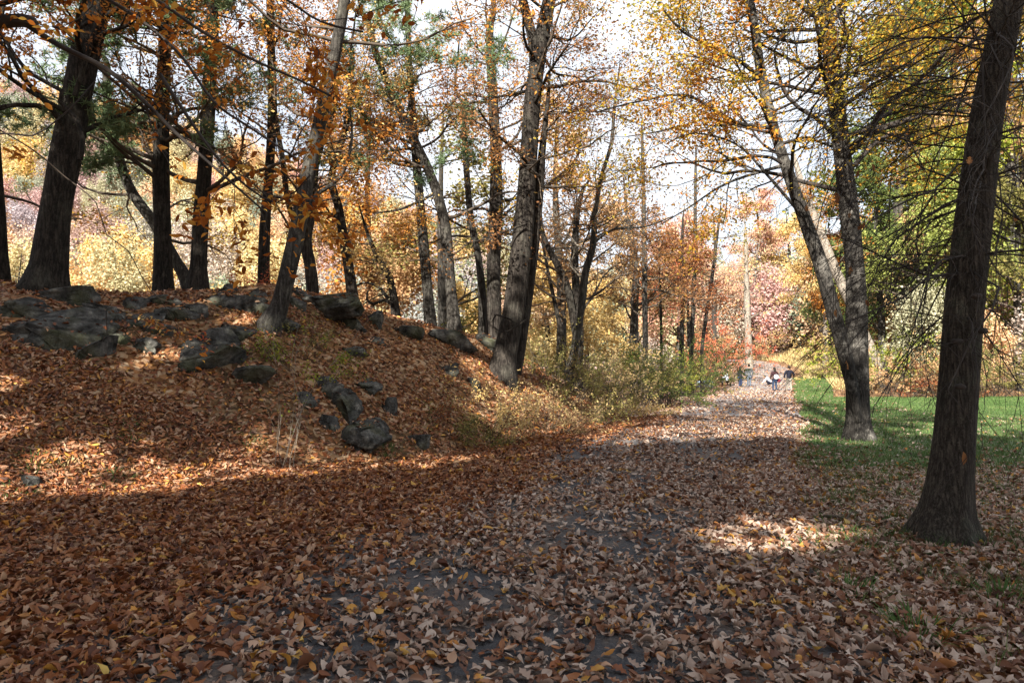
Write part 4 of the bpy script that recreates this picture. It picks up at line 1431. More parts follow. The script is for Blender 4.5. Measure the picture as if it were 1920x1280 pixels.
def near_beech():
    """a beech standing just outside the left edge; its boughs with big copper leaves hang into the picture"""
    r = np.random.default_rng(71)
    bx, by = -8.6, 6.4
    base = np.array([bx, by, h1(bx, by)])
    root = empty('beech_tree', base, 'beech outside the left edge whose leafy copper boughs hang in at upper left', 'tree')
    T = Tubes()
    P = np.array([[bx, by, base[2] - 0.4], [bx, by, base[2] + 0.05], [bx + 0.1, by, 2], [bx + 0.1, by + 0.1, 4.5], [bx, by, 8], [bx + 0.2, by, 12], [bx, by, 15]])
    pts, rad, hgt = trunk_tube(T, P, [0.32, 0.32, 0.27, 0.24, 0.2, 0.12, 0.05], 71, 20, 0.5)
    link('trunk', T.mesh('trunk', M['bark_grey'], base), root)
    an, an2 = [], []
    tracks = [  # big branches that cross the upper left of the photo
        ([(-150, 60), (-40, 45), (40, 38), (60, 44)], (6.4, 6.3), 0.09, 0.06, 0, 0),
        ([(40, 40), (110, 85), (200, 130), (270, 190), (330, 250), (420, 330), (500, 400)], (6.3, 6.8), 0.03, 0.008, 6, 8),
        ([(-60, 20), (110, -30), (220, 10), (330, 95), (400, 190), (470, 240), (560, 300)], (6.3, 5.4), 0.035, 0.008, 9, 16),
        ([(150, -60), (260, -20), (380, 60), (470, 110), (560, 150), (620, 180)], (6.0, 5.0), 0.032, 0.008, 11, 26),
        ([(260, -120), (400, -60), (520, -10), (600, 40), (680, 60)], (5.8, 5.0), 0.03, 0.008, 10, 24),
        ([(-120, 330), (-20, 250), (60, 255), (130, 205), (180, 150)], (6.2, 6.8), 0.02, 0.006, 5, 10),
        ([(-140, 150), (-40, 220), (60, 280), (120, 330), (180, 380), (200, 440), (240, 470), (300, 560), (420, 570)], (6.6, 7.4), 0.012, 0.004, 3, 3),
        ([(300, 140), (380, 260), (440, 330), (520, 380), (580, 330)], (5.7, 5.3), 0.018, 0.005, 7, 16),
    ]
    for tr, d, w0, w1, kd, lf in tracks:
        TT = Tubes()
        A = []
        n = len(tr)
        P = np.array([at(px, py, d[0] + (d[1] - d[0]) * k / (n - 1)) for k, (px, py) in enumerate(tr)])
        if tr[0][0] < 0 or tr[0][1] < 0:
            P = np.concatenate([[pts[int(np.argmin(np.abs(pts[:, 2] - (P[0][2] - 0.3))))]], P])
        P = resample(P, 0.12)
        rr = np.linspace(w0, w1, len(P))
        TT.add(P, rr, 7)
        for k in range(kd):
            i = r.integers(len(P) // 4, len(P) - 1)
            dd = unit(P[i + 1] - P[i])
            nd = unit(dd + 0.8 * unit(np.cross(dd, r.normal(size=3))))
            grow(r, TT, A, P[i], nd, r.uniform(0.5, 1.1), max(rr[i] * 0.5, 0.005), 1, dict(kids=(5,), spread=0.7, trop=-0.02, ratio=0.5))
        lo = link('limb', TT.mesh('limb', M['twig'] if w0 > 0.013 else M['twig_brown'], base), root)
        if lf:
            an.append(leaf_points(r, A, lf * 0.50, 0.035))
            an2 += [lo] * len(an[-1])
    pos = np.concatenate(an)
    # each of the biggest leaves is its own part
    near = np.argsort(pos[:, 1])
    one, rest = near[:300], near[300:]
    lm_ = [build_mesh('leaf', curl(LT[k % 3 if k % 3 != 1 else 0][0], 0.25 * (k - 1.5), 0.3 + 0.1 * k, 0.15 * (k - 2)), [LT[k % 3 if k % 3 != 1 else 0][1]], M['l_beech'], False) for k in range(5)]
    for i in one:
        o = link('leaf', lm_[r.integers(5)], an2[i])
        s = r.uniform(0.055, 0.092)
        o.scale = (s, s * r.uniform(0.85, 1.15), s)
        o.rotation_euler = (r.normal(0, 0.7), r.normal(0.45, 0.5), r.uniform(0, 6.28))
        o.location = pos[i] - base
    V, Fs, nv = [], [], 0
    tag(link('crown', leaf_mesh('crown', pos[rest], 0.082, r, M['l_beech'], base, lod=1, droop=0.4, flat=0.2), root), kind='stuff')
    return root


near_beech()

# tall trees standing behind and beside the camera: they shade the foreground, with gaps where the sun comes through
GAPS = [((-8.4, 8.4), (-4.6, 9.5), 1.0), ((-4.2, 10.2), (-0.4, 12.6), 0.9), ((-7.0, 10.9), (-6.0, 11.2), 0.5), ((2.15, 6.3), (2.75, 6.7), 0.8), ((3.6, 15.6), (6.9, 18.6), 2.0), ((-0.9, 15.2), (-0.2, 15.8), 0.9),
        ((-4.0, 17.0), (-2.0, 17.8), 0.7), ((2.2, 14.8), (2.9, 16.5), 1.1), ((8.0, 20), (11, 25), 1.9), ((7.4, 14.9), (7.7, 15.3), 0.7), ((0.0, 16.3), (2.4, 18.8), 1.3),
        ((11, 17), (16, 21), 1.5), ((12, 25), (24, 31), 2.8), ((-5.4, 13.0), (-4.9, 13.2), 0.35)]


def sunlit(pos):
    """leaves whose shadow would reach one of the sunny openings"""
    s = pos[:, 2] / -SUN_V[2]
    q = pos + SUN_V[None] * s[:, None]
    for _ in range(3):
        s = (pos[:, 2] - H(q[:, 0], q[:, 1])) / -SUN_V[2]
        q = pos + SUN_V[None] * s[:, None]
    bad = np.zeros(len(pos), bool)
    for a, b, rad in GAPS:
        a, b = np.array(a), np.array(b)
        t = np.clip(((q[:, :2] - a) @ (b - a)) / ((b - a) @ (b - a)), 0, 1)
        dd = np.linalg.norm(q[:, :2] - (a + t[:, None] * (b - a)), axis=1)
        bad |= dd < rad * (0.45 + 1.1 * vnoise(q[:, 0] * 1.6, q[:, 1] * 1.6, 91))
    return bad & (hash2((pos[:, 0] * 1000).astype(int), (pos[:, 1] * 1000).astype(int), 5) > 0.035)


SHADE = [((-16.5, 1.0), 15.5, 'tall oak beyond the left edge shading the knoll'),
         ((-12.0, -5.0), 19, 'tall oak behind the viewer at left'),
         ((-7.0, -9.5), 22, 'tall oak behind the viewer beside the path'),
         ((-19.0, -7.0), 20, 'tall oak far behind the viewer at left'),
         ((-3.0, -14.0), 22, 'tall oak behind the viewer across the path'),
         ((4.5, -7.5), 20, 'tall oak behind the viewer at right'),
         ((-13.0, -17.0), 25, 'tall oak far behind the viewer'),
         ((2.5, -19.0), 24, 'tall oak farthest behind the viewer'),
         ((-8.0, -14.5), 20, 'spreading oak behind the viewer between two taller oaks'),
         ((-21.0, 2.0), 13.5, 'spreading oak beyond the left edge nearest the outcrop'),
         ((-6.0, -3.0), 17, 'lower oak close behind the viewer at left')]
for i, ((x, y), hh, lab) in enumerate(SHADE):
    zb = h1(x, y)
    make_tree(lab, [dict(pts=[(x, y, zb), (x + 0.1, y, 5), (x, y + 0.2, 11)], rad=[0.38, 0.3, 0.24], top=hh)], M['bark'], M['l_copper'], 'oak_tree', group='trees behind the viewer', seed=80 + i,
              limbs=22, limb_h=(6.5, hh - 1.5), limb_len=(3.6, 5.8), kids=(3, 4), per=26, scatter=0.6, leaf=0.46, drop=sunlit, flare=0.5, aspect=0.7)
#TREES_END

# ------------------------------------------------------------------ background trees
def bg_variant(seed, hgt, width, base_h, n_limbs, per, leaf, kids=(5, 5), scatter=0.22, up=0.35):
    """shared meshes: trunk with limbs and a crown, foot at the origin"""
    r = np.random.default_rng(seed)
    T = Tubes()
    P = np.array([[0, 0, -0.5], [0, 0, 0.1], [r.normal(0, 0.15), r.normal(0, 0.15), hgt * 0.35], [r.normal(0, 0.3), r.normal(0, 0.3), hgt * 0.7], [r.normal(0, 0.4), 0, hgt]])
    pts, rad, _ = trunk_tube(T, P, np.array([0.022, 0.020, 0.016, 0.010, 0.002]) * hgt, seed, 8, 0.3, 0.7)
    tr = T.mesh('trunk', M['bark_grey'])
    TT, an = Tubes(), []
    for k in range(n_limbs):
        z = base_h + (hgt * 0.97 - base_h) * r.uniform() ** 0.9
        i = int(np.argmin(np.abs(pts[:, 2] - z)))
        a = r.uniform(0, 6.28)
        f = (z - base_h) / (hgt - base_h)
        L = width * (0.55 + 0.6 * math.sin(min(f * 1.25 + 0.25, 1.0) * math.pi)) * r.uniform(0.7, 1.1) * 0.75
        grow(r, TT, an, pts[i], (math.cos(a), math.sin(a), up), L, rad[i] * 0.4, len(kids), dict(kids=kids, trop=0.02, seg=0.6, spread=0.85))
    lb = TT.mesh('limbs', M['twig_brown'])
    pos = leaf_points(r, an, per, scatter)
    cr = leaf_mesh('crown', pos, leaf, r, M['l_gold'], aspect=0.65)
    return tr, lb, cr


BV = [bg_variant(101, 13, 3.6, 3.0, 20, 28, 0.18), bg_variant(102, 15, 3.2, 2.6, 22, 28, 0.18), bg_variant(103, 11, 3.4, 1.6, 18, 30, 0.17), bg_variant(104, 14, 3.4, 3.5, 16, 15, 0.17)]


def bg_tree(label, px, d, hgt, leaf, var, bark=None, group='autumn trees in the background'):
    X = (px - 960) / F_PX * d
    z = h1(X, d)
    tr, lb, cr = BV[var]
    root = empty('background_tree', (X, d, z), label, 'tree', group)
    s = hgt / [13, 15, 11, 14][var]
    root.scale = (s * random.uniform(0.9, 1.15), s * random.uniform(0.9, 1.15), s)
    root.rotation_euler = (0, 0, random.uniform(0, 6.28))
    for nm, me, mat in (('trunk', tr, bark), ('limbs', lb, None), ('crown', cr, M[leaf])):
        o = link(nm, me, root)
        if mat is not None:
            o.material_slots[0].link = 'OBJECT'
            o.material_slots[0].material = mat
        if nm != 'trunk':
            o['kind'] = 'stuff'
    return root


BG = [
    ('golden tree glowing beyond the crest right of the thick leaning trunk', 190, 36, 9.5, 'l_gold', 2),
    ('small bright yellow tree low beyond the crest left of the pine', 255, 44, 10, 'l_gold', 1),
    ('tan and gold tree between the tall dark trunk and the slender trunk', 440, 38, 9, 'l_gold', 0),
    ('grey green tree beyond the crest behind the pine', 330, 55, 13, 'l_olive', 1),
    ('olive tree beyond the crest left of the thick leaning trunk', 30, 40, 12, 'l_yellowgreen', 0),
    ('pale gold tree seen right of the forked grey trunk', 610, 42, 11, 'l_gold', 2),
    ('orange gold tree filling the gap left of the straight grey pine', 730, 31, 11, 'l_amber', 2),
    ('olive brown tree standing behind the bending grey trunk', 830, 29, 13.5, 'l_olive', 3),
    ('bright yellow tree low between bending trunk and thin trunk', 875, 36, 10, 'l_gold', 2),
    ('tall orange tree above the straight grey pine', 690, 34, 19, 'l_orange', 3),
    ('golden tree right of the big twin trunk', 1030, 36, 11, 'l_gold', 0),
    ('tall copper tree whose crown shows right of the twin trunk', 1050, 30, 14, 'l_amber', 3),
    ('yellow tree low behind the many stemmed dark tree', 1110, 46, 12, 'l_gold', 2),
    ('brown orange tree behind the slim grey trunks', 1190, 44, 13.5, 'l_tan', 3),
    ('rosy red tree behind the dark red small tree', 1270, 62, 15, 'l_pink', 2),
    ('rosy pink tree left of the far path', 1340, 80, 19, 'l_pink', 3),
    ('large rosy orange tree above the walkers', 1418, 112, 27, 'l_pink', 1),
    ('pale gold tree right of the large rosy tree', 1490, 116, 24, 'l_gold', 2),
    ('golden tree on the bank above the far path', 1552, 88, 17, 'l_gold', 0),
    ('orange tree behind the leaning pale trunk', 1590, 66, 16, 'l_orange', 1),
    ('dark green tree beyond the lawn left of the lime tree', 1655, 54, 17, 'l_green', 1),
    ('bright lime green tree beyond the lawn left of the foreground trunk', 1735, 48, 17, 'l_lime', 0),
    ('yellow green tree partly hidden by the foreground trunk', 1830, 50, 19, 'l_yellowgreen', 1),
    ('olive tree beyond the lawn at the right edge', 1915, 46, 16, 'l_olive', 0),
    ('tall green tree darkened to look shaded, high behind the drooping twigs', 1700, 62, 33, 'l_green', 1),  # darker leaf colour stands in for shade from the big trees nearby
    ('tall yellow green tree high behind the foreground trunk', 1800, 66, 36, 'l_yellowgreen', 1),
    ('tall orange tree high at the right edge', 1900, 60, 34, 'l_amber', 3),
    ('smaller rosy tree behind the pale trunk by the far path', 1320, 88, 17, 'l_pink', 0),
    ('russet tree beyond the lawn edge behind the foreground trunk', 1790, 56, 15, 'l_amber', 2),
    ('olive tree standing high at the far right edge', 1935, 70, 34, 'l_olive', 1),
    ('olive gold tree high between the double trunk and the foreground trunk', 1740, 74, 36, 'l_olive', 1),
    ('evergreen dark tree on the far bank', 1590, 74, 13, 'l_green', 2),
]
for b in BG:
    bg_tree(*b)

make_tree('pale sunlit trunk with light bare branches left of the walkers', [dict(d=65, track=[(1406, 702, 9), (1404, 660, 8), (1402, 600, 7), (1400, 540, 6), (1399, 490, 4), (1398, 450, 3)])],
          M['bark_pale'], M['l_gold'], 'bare_tree', seed=41, limbs=16, limb_h=(5, 12), limb_len=(1.5, 3.2), kids=(3, 4), top=0, per=3, leaf=0.2, twig=M['twig_grey'], sides=10)
make_tree('straight pale trunk at the edge of the far bank', [dict(d=68, track=[(1548, 684, 6), (1548, 620, 5.5), (1549, 560, 5), (1549, 480, 4)])],
          M['bark_pale'], M['l_gold'], 'maple_tree', seed=42, limbs=10, limb_h=(8, 14), top=16, per=10, leaf=0.2, sides=10)
make_tree('pale trunk leaning left behind the double trunked tree', [dict(d=48, track=[(1662, 722, 13), (1640, 670, 11), (1600, 580, 10), (1568, 510, 10), (1535, 430, 9), (1505, 350, 7)])],
          M['bark_pale'], M['l_orange'], 'maple_tree', seed=43, limbs=8, limb_h=(8, 14), top=15, per=10, leaf=0.16, sides=12)

# far woodland on the hills: too many to count, one mass
wcol = bpy.data.collections.new('woodland_sources')
for k, (sd, hg, wd, bh) in enumerate([(111, 12, 4.2, 1.0), (112, 14, 3.8, 1.0), (113, 10, 4.0, 0.8), (114, 13, 3.2, 1.5)]):
    r = np.random.default_rng(sd)
    T = Tubes()
    T.add(np.array([[0, 0, -0.5], [0.1, 0, hg * 0.5], [0, 0.2, hg * 0.92]]), [0.2, 0.15, 0.05], 5)
    n = 7000
    cl = r.normal(size=(46, 3))
    cl = cl / np.linalg.norm(cl, axis=1, keepdims=True) * r.uniform(0.45, 1.0, (46, 1)) ** 0.6
    pos = cl[r.integers(46, size=n)] + r.normal(0, 0.15, (n, 3))
    pos = pos * np.array([wd, wd, (hg - bh) * 0.52]) + np.array([0, 0, bh + (hg - bh) * 0.52])
    lm0 = leaf_mesh('w', pos, 0.36, r, M['l_wood'], aspect=0.75)
    # join trunk and leaves
    V1 = np.concatenate(T.V)
    F1 = np.concatenate(T.F)
    V2 = np.empty(len(lm0.vertices) * 3, np.float32)
    lm0.vertices.foreach_get('co', V2)
    F2 = np.empty(len(lm0.loops), np.int32)
    lm0.loops.foreach_get('vertex_index', F2)
    V2, F2 = V2.reshape(-1, 3), F2.reshape(-1, 3)
    me = build_mesh('wood_tree', np.concatenate([V2, V1]), [F2, F1 + len(V2)], [M['l_wood'], M['bark_grey']], False, np.concatenate([np.zeros(len(F2)), np.ones(len(F1))]))
    o = bpy.data.objects.new('wood_tree', me)
    wcol.objects.link(o)

P_ = np.stack([rng.uniform(-330, 330, 16000), 33 + 297 * rng.uniform(0, 1, 16000) ** 1.25], -1)
u_ = 960 + F_PX * P_[:, 0] / P_[:, 1]
ok = (u_ > -350) & (u_ < 2350) & (P_[:, 1] > np.where(u_ < 1120, 33, np.interp(u_, HU, HN) - 2))
ok &= ~((np.abs(P_[:, 0] - path_x(P_[:, 1])) < 9) & (P_[:, 1] < 104))
ok &= ~((u_ > 1380) & (u_ < 1560) & (P_[:, 1] < 102))
P_ = P_[ok]
acc, cell = [], {}
for x, y in P_:
    md = 2.6 + 0.030 * min(y, 150) + 0.006 * y
    ky = (int(x // 6), int(y // 6))
    if all((x - a) ** 2 + (y - b) ** 2 > md * md for i in (-1, 0, 1) for j in (-1, 0, 1) for a, b in cell.get((ky[0] + i, ky[1] + j), ())):
        cell.setdefault(ky, []).append((x, y))
        acc.append((x, y))
acc = np.array(acc)
wp = np.stack([acc[:, 0], acc[:, 1], H(acc[:, 0], acc[:, 1]) - 0.2], -1)
print('woodland trees', len(wp))
wme = bpy.data.meshes.new('woodland')
wme.from_pydata(wp.tolist(), [], [])
sa = wme.attributes.new('size', 'FLOAT', 'POINT')
sa.data.foreach_set('value', ((0.50 + 0.62 * sstep(40, 120, wp[:, 1])) * rng.uniform(0.72, 1.30, len(wp))).astype(np.float32))
wood = link('woodland', wme)
tag(wood, 'sunlit autumn woodland covering the hillside in the distance', 'woodland', kind='stuff')
ng = bpy.data.node_groups.new('woodland', 'GeometryNodeTree')
ng.interface.new_socket('Geometry', in_out='INPUT', socket_type='NodeSocketGeometry')
ng.interface.new_socket('Geometry', in_out='OUTPUT', socket_type='NodeSocketGeometry')
gi, go = ng.nodes.new('NodeGroupInput'), ng.nodes.new('NodeGroupOutput')
ci = ng.nodes.new('GeometryNodeCollectionInfo')
ci.inputs['Collection'].default_value = wcol
ci.inputs['Separate Children'].default_value = True
ip = ng.nodes.new('GeometryNodeInstanceOnPoints')
ip.inputs['Pick Instance'].default_value = True
rs = ng.nodes.new('GeometryNodeInputNamedAttribute')
rs.data_type = 'FLOAT'
rs.inputs['Name'].default_value = 'size'
rr_ = ng.nodes.new('FunctionNodeRandomValue')
rr_.data_type = 'FLOAT_VECTOR'
rr_.inputs[0].default_value = (0, 0, 0)
rr_.inputs[1].default_value = (0.1, 0.1, 6.28)
ng.links.new(gi.outputs[0], ip.inputs['Points'])
ng.links.new(ci.outputs[0], ip.inputs['Instance'])
ng.links.new(rs.outputs['Attribute'], ip.inputs['Scale'])
ng.links.new(rr_.outputs[0], ip.inputs['Rotation'])
ng.links.new(ip.outputs[0], go.inputs[0])
md_ = wood.modifiers.new('woodland', 'NODES')
md_.node_group = ng

# ------------------------------------------------------------------ shrubs, saplings and tufts
def shrub(name, label, px, py, d, hgt, wid, leaf_m, stems=14, per=10, leaf=0.06, twig='twig_brown', seed=1, group='shrubs', kids=(3, 4), scatter=0.04, lean=0.5, cat='shrub', jit=0.2, thick=0.0075):
    r = np.random.default_rng(seed)
    if d is None:
        c = cast(px, py)
    else:
        X = (px - 960) / F_PX * d
        c = np.array([X, d, h1(X, d)])
    root = empty(name, c, label, cat, group)
    T, an = Tubes(), []
    for k in range(stems):
        a = r.uniform(0, 6.28)
        rr = wid * 0.22 * math.sqrt(r.uniform())
        x, y = c[0] + math.cos(a) * rr, c[1] + math.sin(a) * rr * 0.8
        b = np.array([x, y, h1(x, y) - 0.05])
        dv = np.array([math.cos(a) * lean * wid / hgt, math.sin(a) * lean * wid / hgt, 1.0])
        grow(r, T, an, b, dv, hgt * r.uniform(0.6, 1.05), max(0.006, hgt * thick), len(kids), dict(kids=kids, spread=0.7, trop=-0.03 if lean > 0.4 else 0.0, ratio=0.5, jit=jit))
    link('stems', T.mesh('stems', M[twig], c), root)['kind'] = 'stuff'
    if leaf_m:
        pos = leaf_points(r, an, per, scatter)
        tag(link('foliage', leaf_mesh('foliage', pos, leaf, r, M[leaf_m], c, aspect=0.6), root), kind='stuff')
    return root


shrub('shrub', 'sunlit yellow leaved shrub below the twin trunk by the path', 925, 800, None, 1.05, 2.2, 'l_gold', 34, 13, 0.056, seed=201, kids=(4, 4))
shrub('shrub', 'low olive shrub at the path edge in front of the yellow shrub', 905, 838, None, 0.5, 1.5, 'l_olive', 22, 12, 0.05, seed=202)
shrub('shrub', 'tan tangled shrub right of the yellow shrub', 1020, 800, None, 1.15, 2.6, 'l_tan', 34, 13, 0.06, seed=203, kids=(4, 4))
shrub('shrub', 'dull olive bramble at the path bend right of the tan shrub', 1095, 792, None, 1.15, 2.6, 'l_olive', 34, 16, 0.062, seed=204, kids=(4, 4))
shrub('shrub', 'dark bramble at the foot of the pale bare tree', 1060, 740, 21.5, 1.7, 2.8, 'l_olive', 28, 13, 0.07, seed=205)
shrub('shrub', 'tall bare brown brush left of the green shrub', 1130, 745, 23, 1.9, 2.6, 'l_tan', 28, 8, 0.075, seed=206, lean=0.3)
shrub('shrub', 'brown twiggy shrub between bare brush and green shrub', 1185, 748, 26, 2.0, 3.0, 'l_olive', 28, 14, 0.085, seed=207, lean=0.4)
shrub('shrub', 'large green shrub beside the path', 1250, 750, 28.5, 2.4, 3.6, 'l_green', 32, 18, 0.085, seed=208, kids=(4, 4))
shrub('shrub', 'bright green shrub behind the large green shrub', 1235, 700, 33, 2.3, 3.2, 'l_yellowgreen', 26, 9, 0.09, seed=209, kids=(4, 4), lean=0.4)
shrub('shrub', 'yellowing low plants under the green shrub at the path edge', 1210, 772, 22.5, 0.75, 2.4, 'l_gold', 22, 12, 0.06, seed=210)
shrub('shrub', 'olive shrub at the far end of the shrub row', 1282, 725, 40, 2.4, 2.6, 'l_olive', 24, 12, 0.11, seed=211)
shrub('shrub', 'orange red shrub left of the walkers', 1360, 700, 57, 4.0, 3.6, 'l_red', 22, 10, 0.15, seed=212, kids=(4, 4), lean=0.5)
shrub('shrub', 'orange shrub behind the picnic table', 1338, 690, 62, 4.0, 5.0, 'l_amber', 24, 13, 0.16, seed=213, kids=(4, 4))
shrub('shrub', 'low olive shrub spreading below the leaning slope tree', 575, 690, None, 0.75, 2.2, 'l_yellowgreen', 30, 11, 0.05, seed=214, group='low growth on the knoll')
shrub('shrub', 'olive shrub close against the foot of the leaning slope tree', 565, 655, None, 0.7, 1.3, 'l_olive', 18, 10, 0.045, seed=215, group='low growth on the knoll')
shrub('shrub', 'rust coloured shrub at the foot of the slender straight trunk', 482, 545, 17.0, 0.75, 1.5, 'l_red', 14, 12, 0.06, seed=216, group='low growth on the knoll')
shrub('shrub', 'reddish seedling patch right of the rock pile', 800, 780, None, 0.5, 1.2, 'l_russet', 16, 8, 0.05, seed=217, group='low growth on the knoll')
shrub('shrub', 'green ground plants left of the yellow shrub', 845, 805, None, 0.5, 1.4, 'l_olive', 18, 9, 0.05, seed=218, group='low growth on the knoll')
shrub('shrub', 'grey brown bramble at the bend of the path in front of the bare brush', 1150, 772, None, 1.0, 2.6, 'l_tan', 30, 14, 0.065, seed=229, kids=(4, 4))
shrub('shrub', 'dull green bramble between twin trunk and many stemmed tree', 1000, 735, 19.5, 1.1, 2.4, 'l_olive', 28, 12, 0.06, seed=230, kids=(4, 4))
shrub('sapling', 'pale many stemmed sapling standing in the sunlit leaves', 532, 880, None, 1.75, 0.7, 'l_yellowgreen', 6, 1.6, 0.045, 'twig_grey', seed=219, group='saplings on the knoll', kids=(2, 3), lean=0.22, cat='sapling', jit=0.13, thick=0.004)
E = 'shrubs along the lawn edge'
shrub('shrub', 'yellow orange shrub left of the dark red shrub at the lawn edge', 1690, 740, 38, 2.6, 4.0, 'l_amber', 26, 14, 0.11, seed=221, group=E)
shrub('shrub', 'dark red shrub at the lawn edge left of the foreground trunk', 1760, 745, 37, 1.9, 3.2, 'l_russet', 24, 13, 0.10, seed=222, group=E)
shrub('shrub', 'olive shrub at the lawn edge right of the foreground trunk', 1850, 745, 37.5, 2.8, 4.2, 'l_olive', 28, 14, 0.10, seed=223, group=E)
shrub('shrub', 'russet and olive shrub at the right end of the lawn edge', 1925, 740, 38.5, 2.6, 4.2, 'l_tan', 26, 12, 0.10, seed=224, group=E)
shrub('shrub', 'tall olive gold shrub behind the lawn edge row', 1640, 730, 43, 3.6, 4.6, 'l_yellowgreen', 24, 13, 0.13, seed=225, group=E)
shrub('shrub', 'tall green shrub darkened to look shaded, behind the foreground trunk beyond the lawn', 1800, 735, 42, 4.0, 5.0, 'l_green', 26, 13, 0.13, seed=226, group=E)  # dark leaves paint in the shaded hollow beyond the lawn
shrub('shrub', 'pale gold shrub on the bank right of the walkers', 1590, 700, 60, 4.0, 6.0, 'l_gold', 22, 12, 0.17, seed=227, group=E)
shrub('shrub', 'brown shrub above the bend of the far path', 1446, 660, 96, 4.0, 6.0, 'l_tan', 26, 12, 0.22, seed=228, group=E)


def twig_sprig():
    """thin arching beech twig with orange and red leaves over the rocks"""
    r = np.random.default_rng(231)
    b = cast(205, 655)
    root = empty('beech_seedling', b, 'arching beech twig with glowing orange red leaves in front of the rocks', 'sapling', 'saplings on the knoll')
    P = [b + np.array([0, 0, -0.1]), at(200, 610, b[1] - 0.1)] + [at(px, py, b[1] - 0.4) for px, py in [(205, 577), (255, 590), (300, 615), (350, 630), (405, 648)]]
    P = resample(np.array(P), 0.06)
    T, an = Tubes(), []
    T.add(P, np.linspace(0.007, 0.002, len(P)), 5)
    for k in range(26):
        i = r.integers(len(P) // 2, len(P) - 2)
        dd = unit(P[i + 1] - P[i])
        Q = wander(r, P[i], unit(dd + 0.9 * r.normal(size=3) * np.array([1, 1, 0.5])), r.uniform(0.12, 0.35), 4, 0.1, -0.05)
        T.add(Q, np.linspace(0.004, 0.002, 5), 3)
        an.append(Q)
    link('stems', T.mesh('stems', M['twig'], b), root)
    pos = leaf_points(r, an, 7, 0.02)
    me = [build_mesh('leaf', curl(LT[0][0], 0.3 * v - 0.3, 0.3, 0.2), [LT[0][1]], [M['l_orange'], M['l_red'], M['l_gold']][v], False) for v in range(3)]
    for q in pos:
        f = (q[0] - P[0][0]) / (P[-1][0] - P[0][0])
        o = link('leaf', me[1 if r.uniform() < f * 0.8 - 0.15 else (2 if r.uniform() < 0.35 else 0)], root)
        s = r.uniform(0.06, 0.11)
        o.scale = (s, s, s)
        o.rotation_euler = (r.normal(0, 0.5), r.normal(0.2, 0.4), r.uniform(0, 6.28))
        o.location = q - b


twig_sprig()

for i, (px, py, lab, mat) in enumerate([(120, 880, 'pale grass tuft in sunlit leaves near the left edge', 'straw'), (60, 870, 'dark green weed tuft left of the pale grass tuft', 'grass'),
                                        (210, 905, 'small green weed right of the pale grass tuft', 'grass'), (470, 835, 'green weed tuft left of the sapling', 'grass'),
                                        (730, 850, 'bright green weed at the foot of the overhanging boulder', 'grass'), (240, 815, 'mossy green tuft higher on the left slope', 'grass'),
                                        (20, 935, 'green weed at the left edge beside the mossy stone', 'grass'), (1500, 1045, 'grass showing through leaves by the sunny patch', 'grass'),
                                        (1720, 1190, 'grass showing through leaves at lower right', 'grass'), (1590, 1120, 'grass tuft among leaves left of the lower right grass', 'grass'),
                                        (1880, 1130, 'grass tuft at the right edge below the foreground trunk', 'grass')]):
    c = cast(px, py)
    n = 90
    a, rr = rng.uniform(0, 6.28, n), 0.22 * np.sqrt(rng.uniform(0, 1, n))
    pp = np.stack([c[0] + np.cos(a) * rr, c[1] + np.sin(a) * rr], -1)
    b = np.stack([pp[:, 0], pp[:, 1], H(pp[:, 0], pp[:, 1])], -1) - c
    hh = rng.uniform(0.03, 0.13, n)
    tip = b + np.stack([np.cos(a) * rr * 0.8 + rng.normal(0, 0.04, n), np.sin(a) * rr * 0.8 + rng.normal(0, 0.04, n), hh], -1)
    s = np.stack([-np.sin(a), np.cos(a), 0 * a], -1) * 0.005
    mid = (b + tip) / 2 + np.array([0, 0, 0.025])
    V = np.stack([b - s, b + s, mid + s * 0.8, mid - s * 0.8, tip], 1).reshape(-1, 3)
    k = np.arange(n)[:, None] * 5
    o = link('grass_tuft', build_mesh('grass_tuft', V, [k + np.array([[0, 1, 2, 3]]), k + np.array([[3, 2, 4]])], M[mat], False), loc=c)
    tag(o, lab, 'grass', 'weed tufts in the leaves')

# fallen sticks
for i, (px0, py0, px1, py1, lab) in enumerate([(1545, 975, 1630, 990, 'thin fallen stick in the leaves left of the foreground trunk'), (205, 585, 240, 640, 'dead branch lying on the outcrop at left')]):
    a, b = cast(px0, py0), cast(px1, py1)
    Q = np.array([a + (b - a) * t + np.array([0, 0, 0.035 + 0.02 * math.sin(t * 5)]) for t in np.linspace(0, 1, 7)])
    T = Tubes()
    T.add(Q, np.linspace(0.018, 0.008, 7), 6)
    T.add(np.array([Q[3], Q[3] + np.array([0.10, 0.08, 0.05]), Q[3] + np.array([0.2, 0.12, 0.05])]), [0.009, 0.007, 0.003], 5)
    tag(link('stick', T.mesh('stick', M['twig_brown'], a), loc=a), lab, 'stick')

# ------------------------------------------------------------------ people
def skin_mesh(name, verts, edges, mat, sub=1):
    me = bpy.data.meshes.new(name)
    me.from_pydata([v[:3] for v in verts], edges, [])
    o = bpy.data.objects.new(name, me)
    COL.objects.link(o)
    o.modifiers.new('skin', 'SKIN')
    for i, v in enumerate(verts):
        sv = me.skin_vertices[0].data[i]
        sv.radius = v[3] if isinstance(v[3], tuple) else (v[3], v[3])
        sv.use_root = (i == 0)
    if sub:
        s = o.modifiers.new('sub', 'SUBSURF')
        s.levels = s.render_levels = sub
    dg = bpy.context.evaluated_depsgraph_get()
    new = bpy.data.meshes.new_from_object(o.evaluated_get(dg))
    bpy.data.objects.remove(o)
    new.materials.clear()
    new.materials.append(mat)
    for pz in new.polygons:
        pz.use_smooth = True
    return new


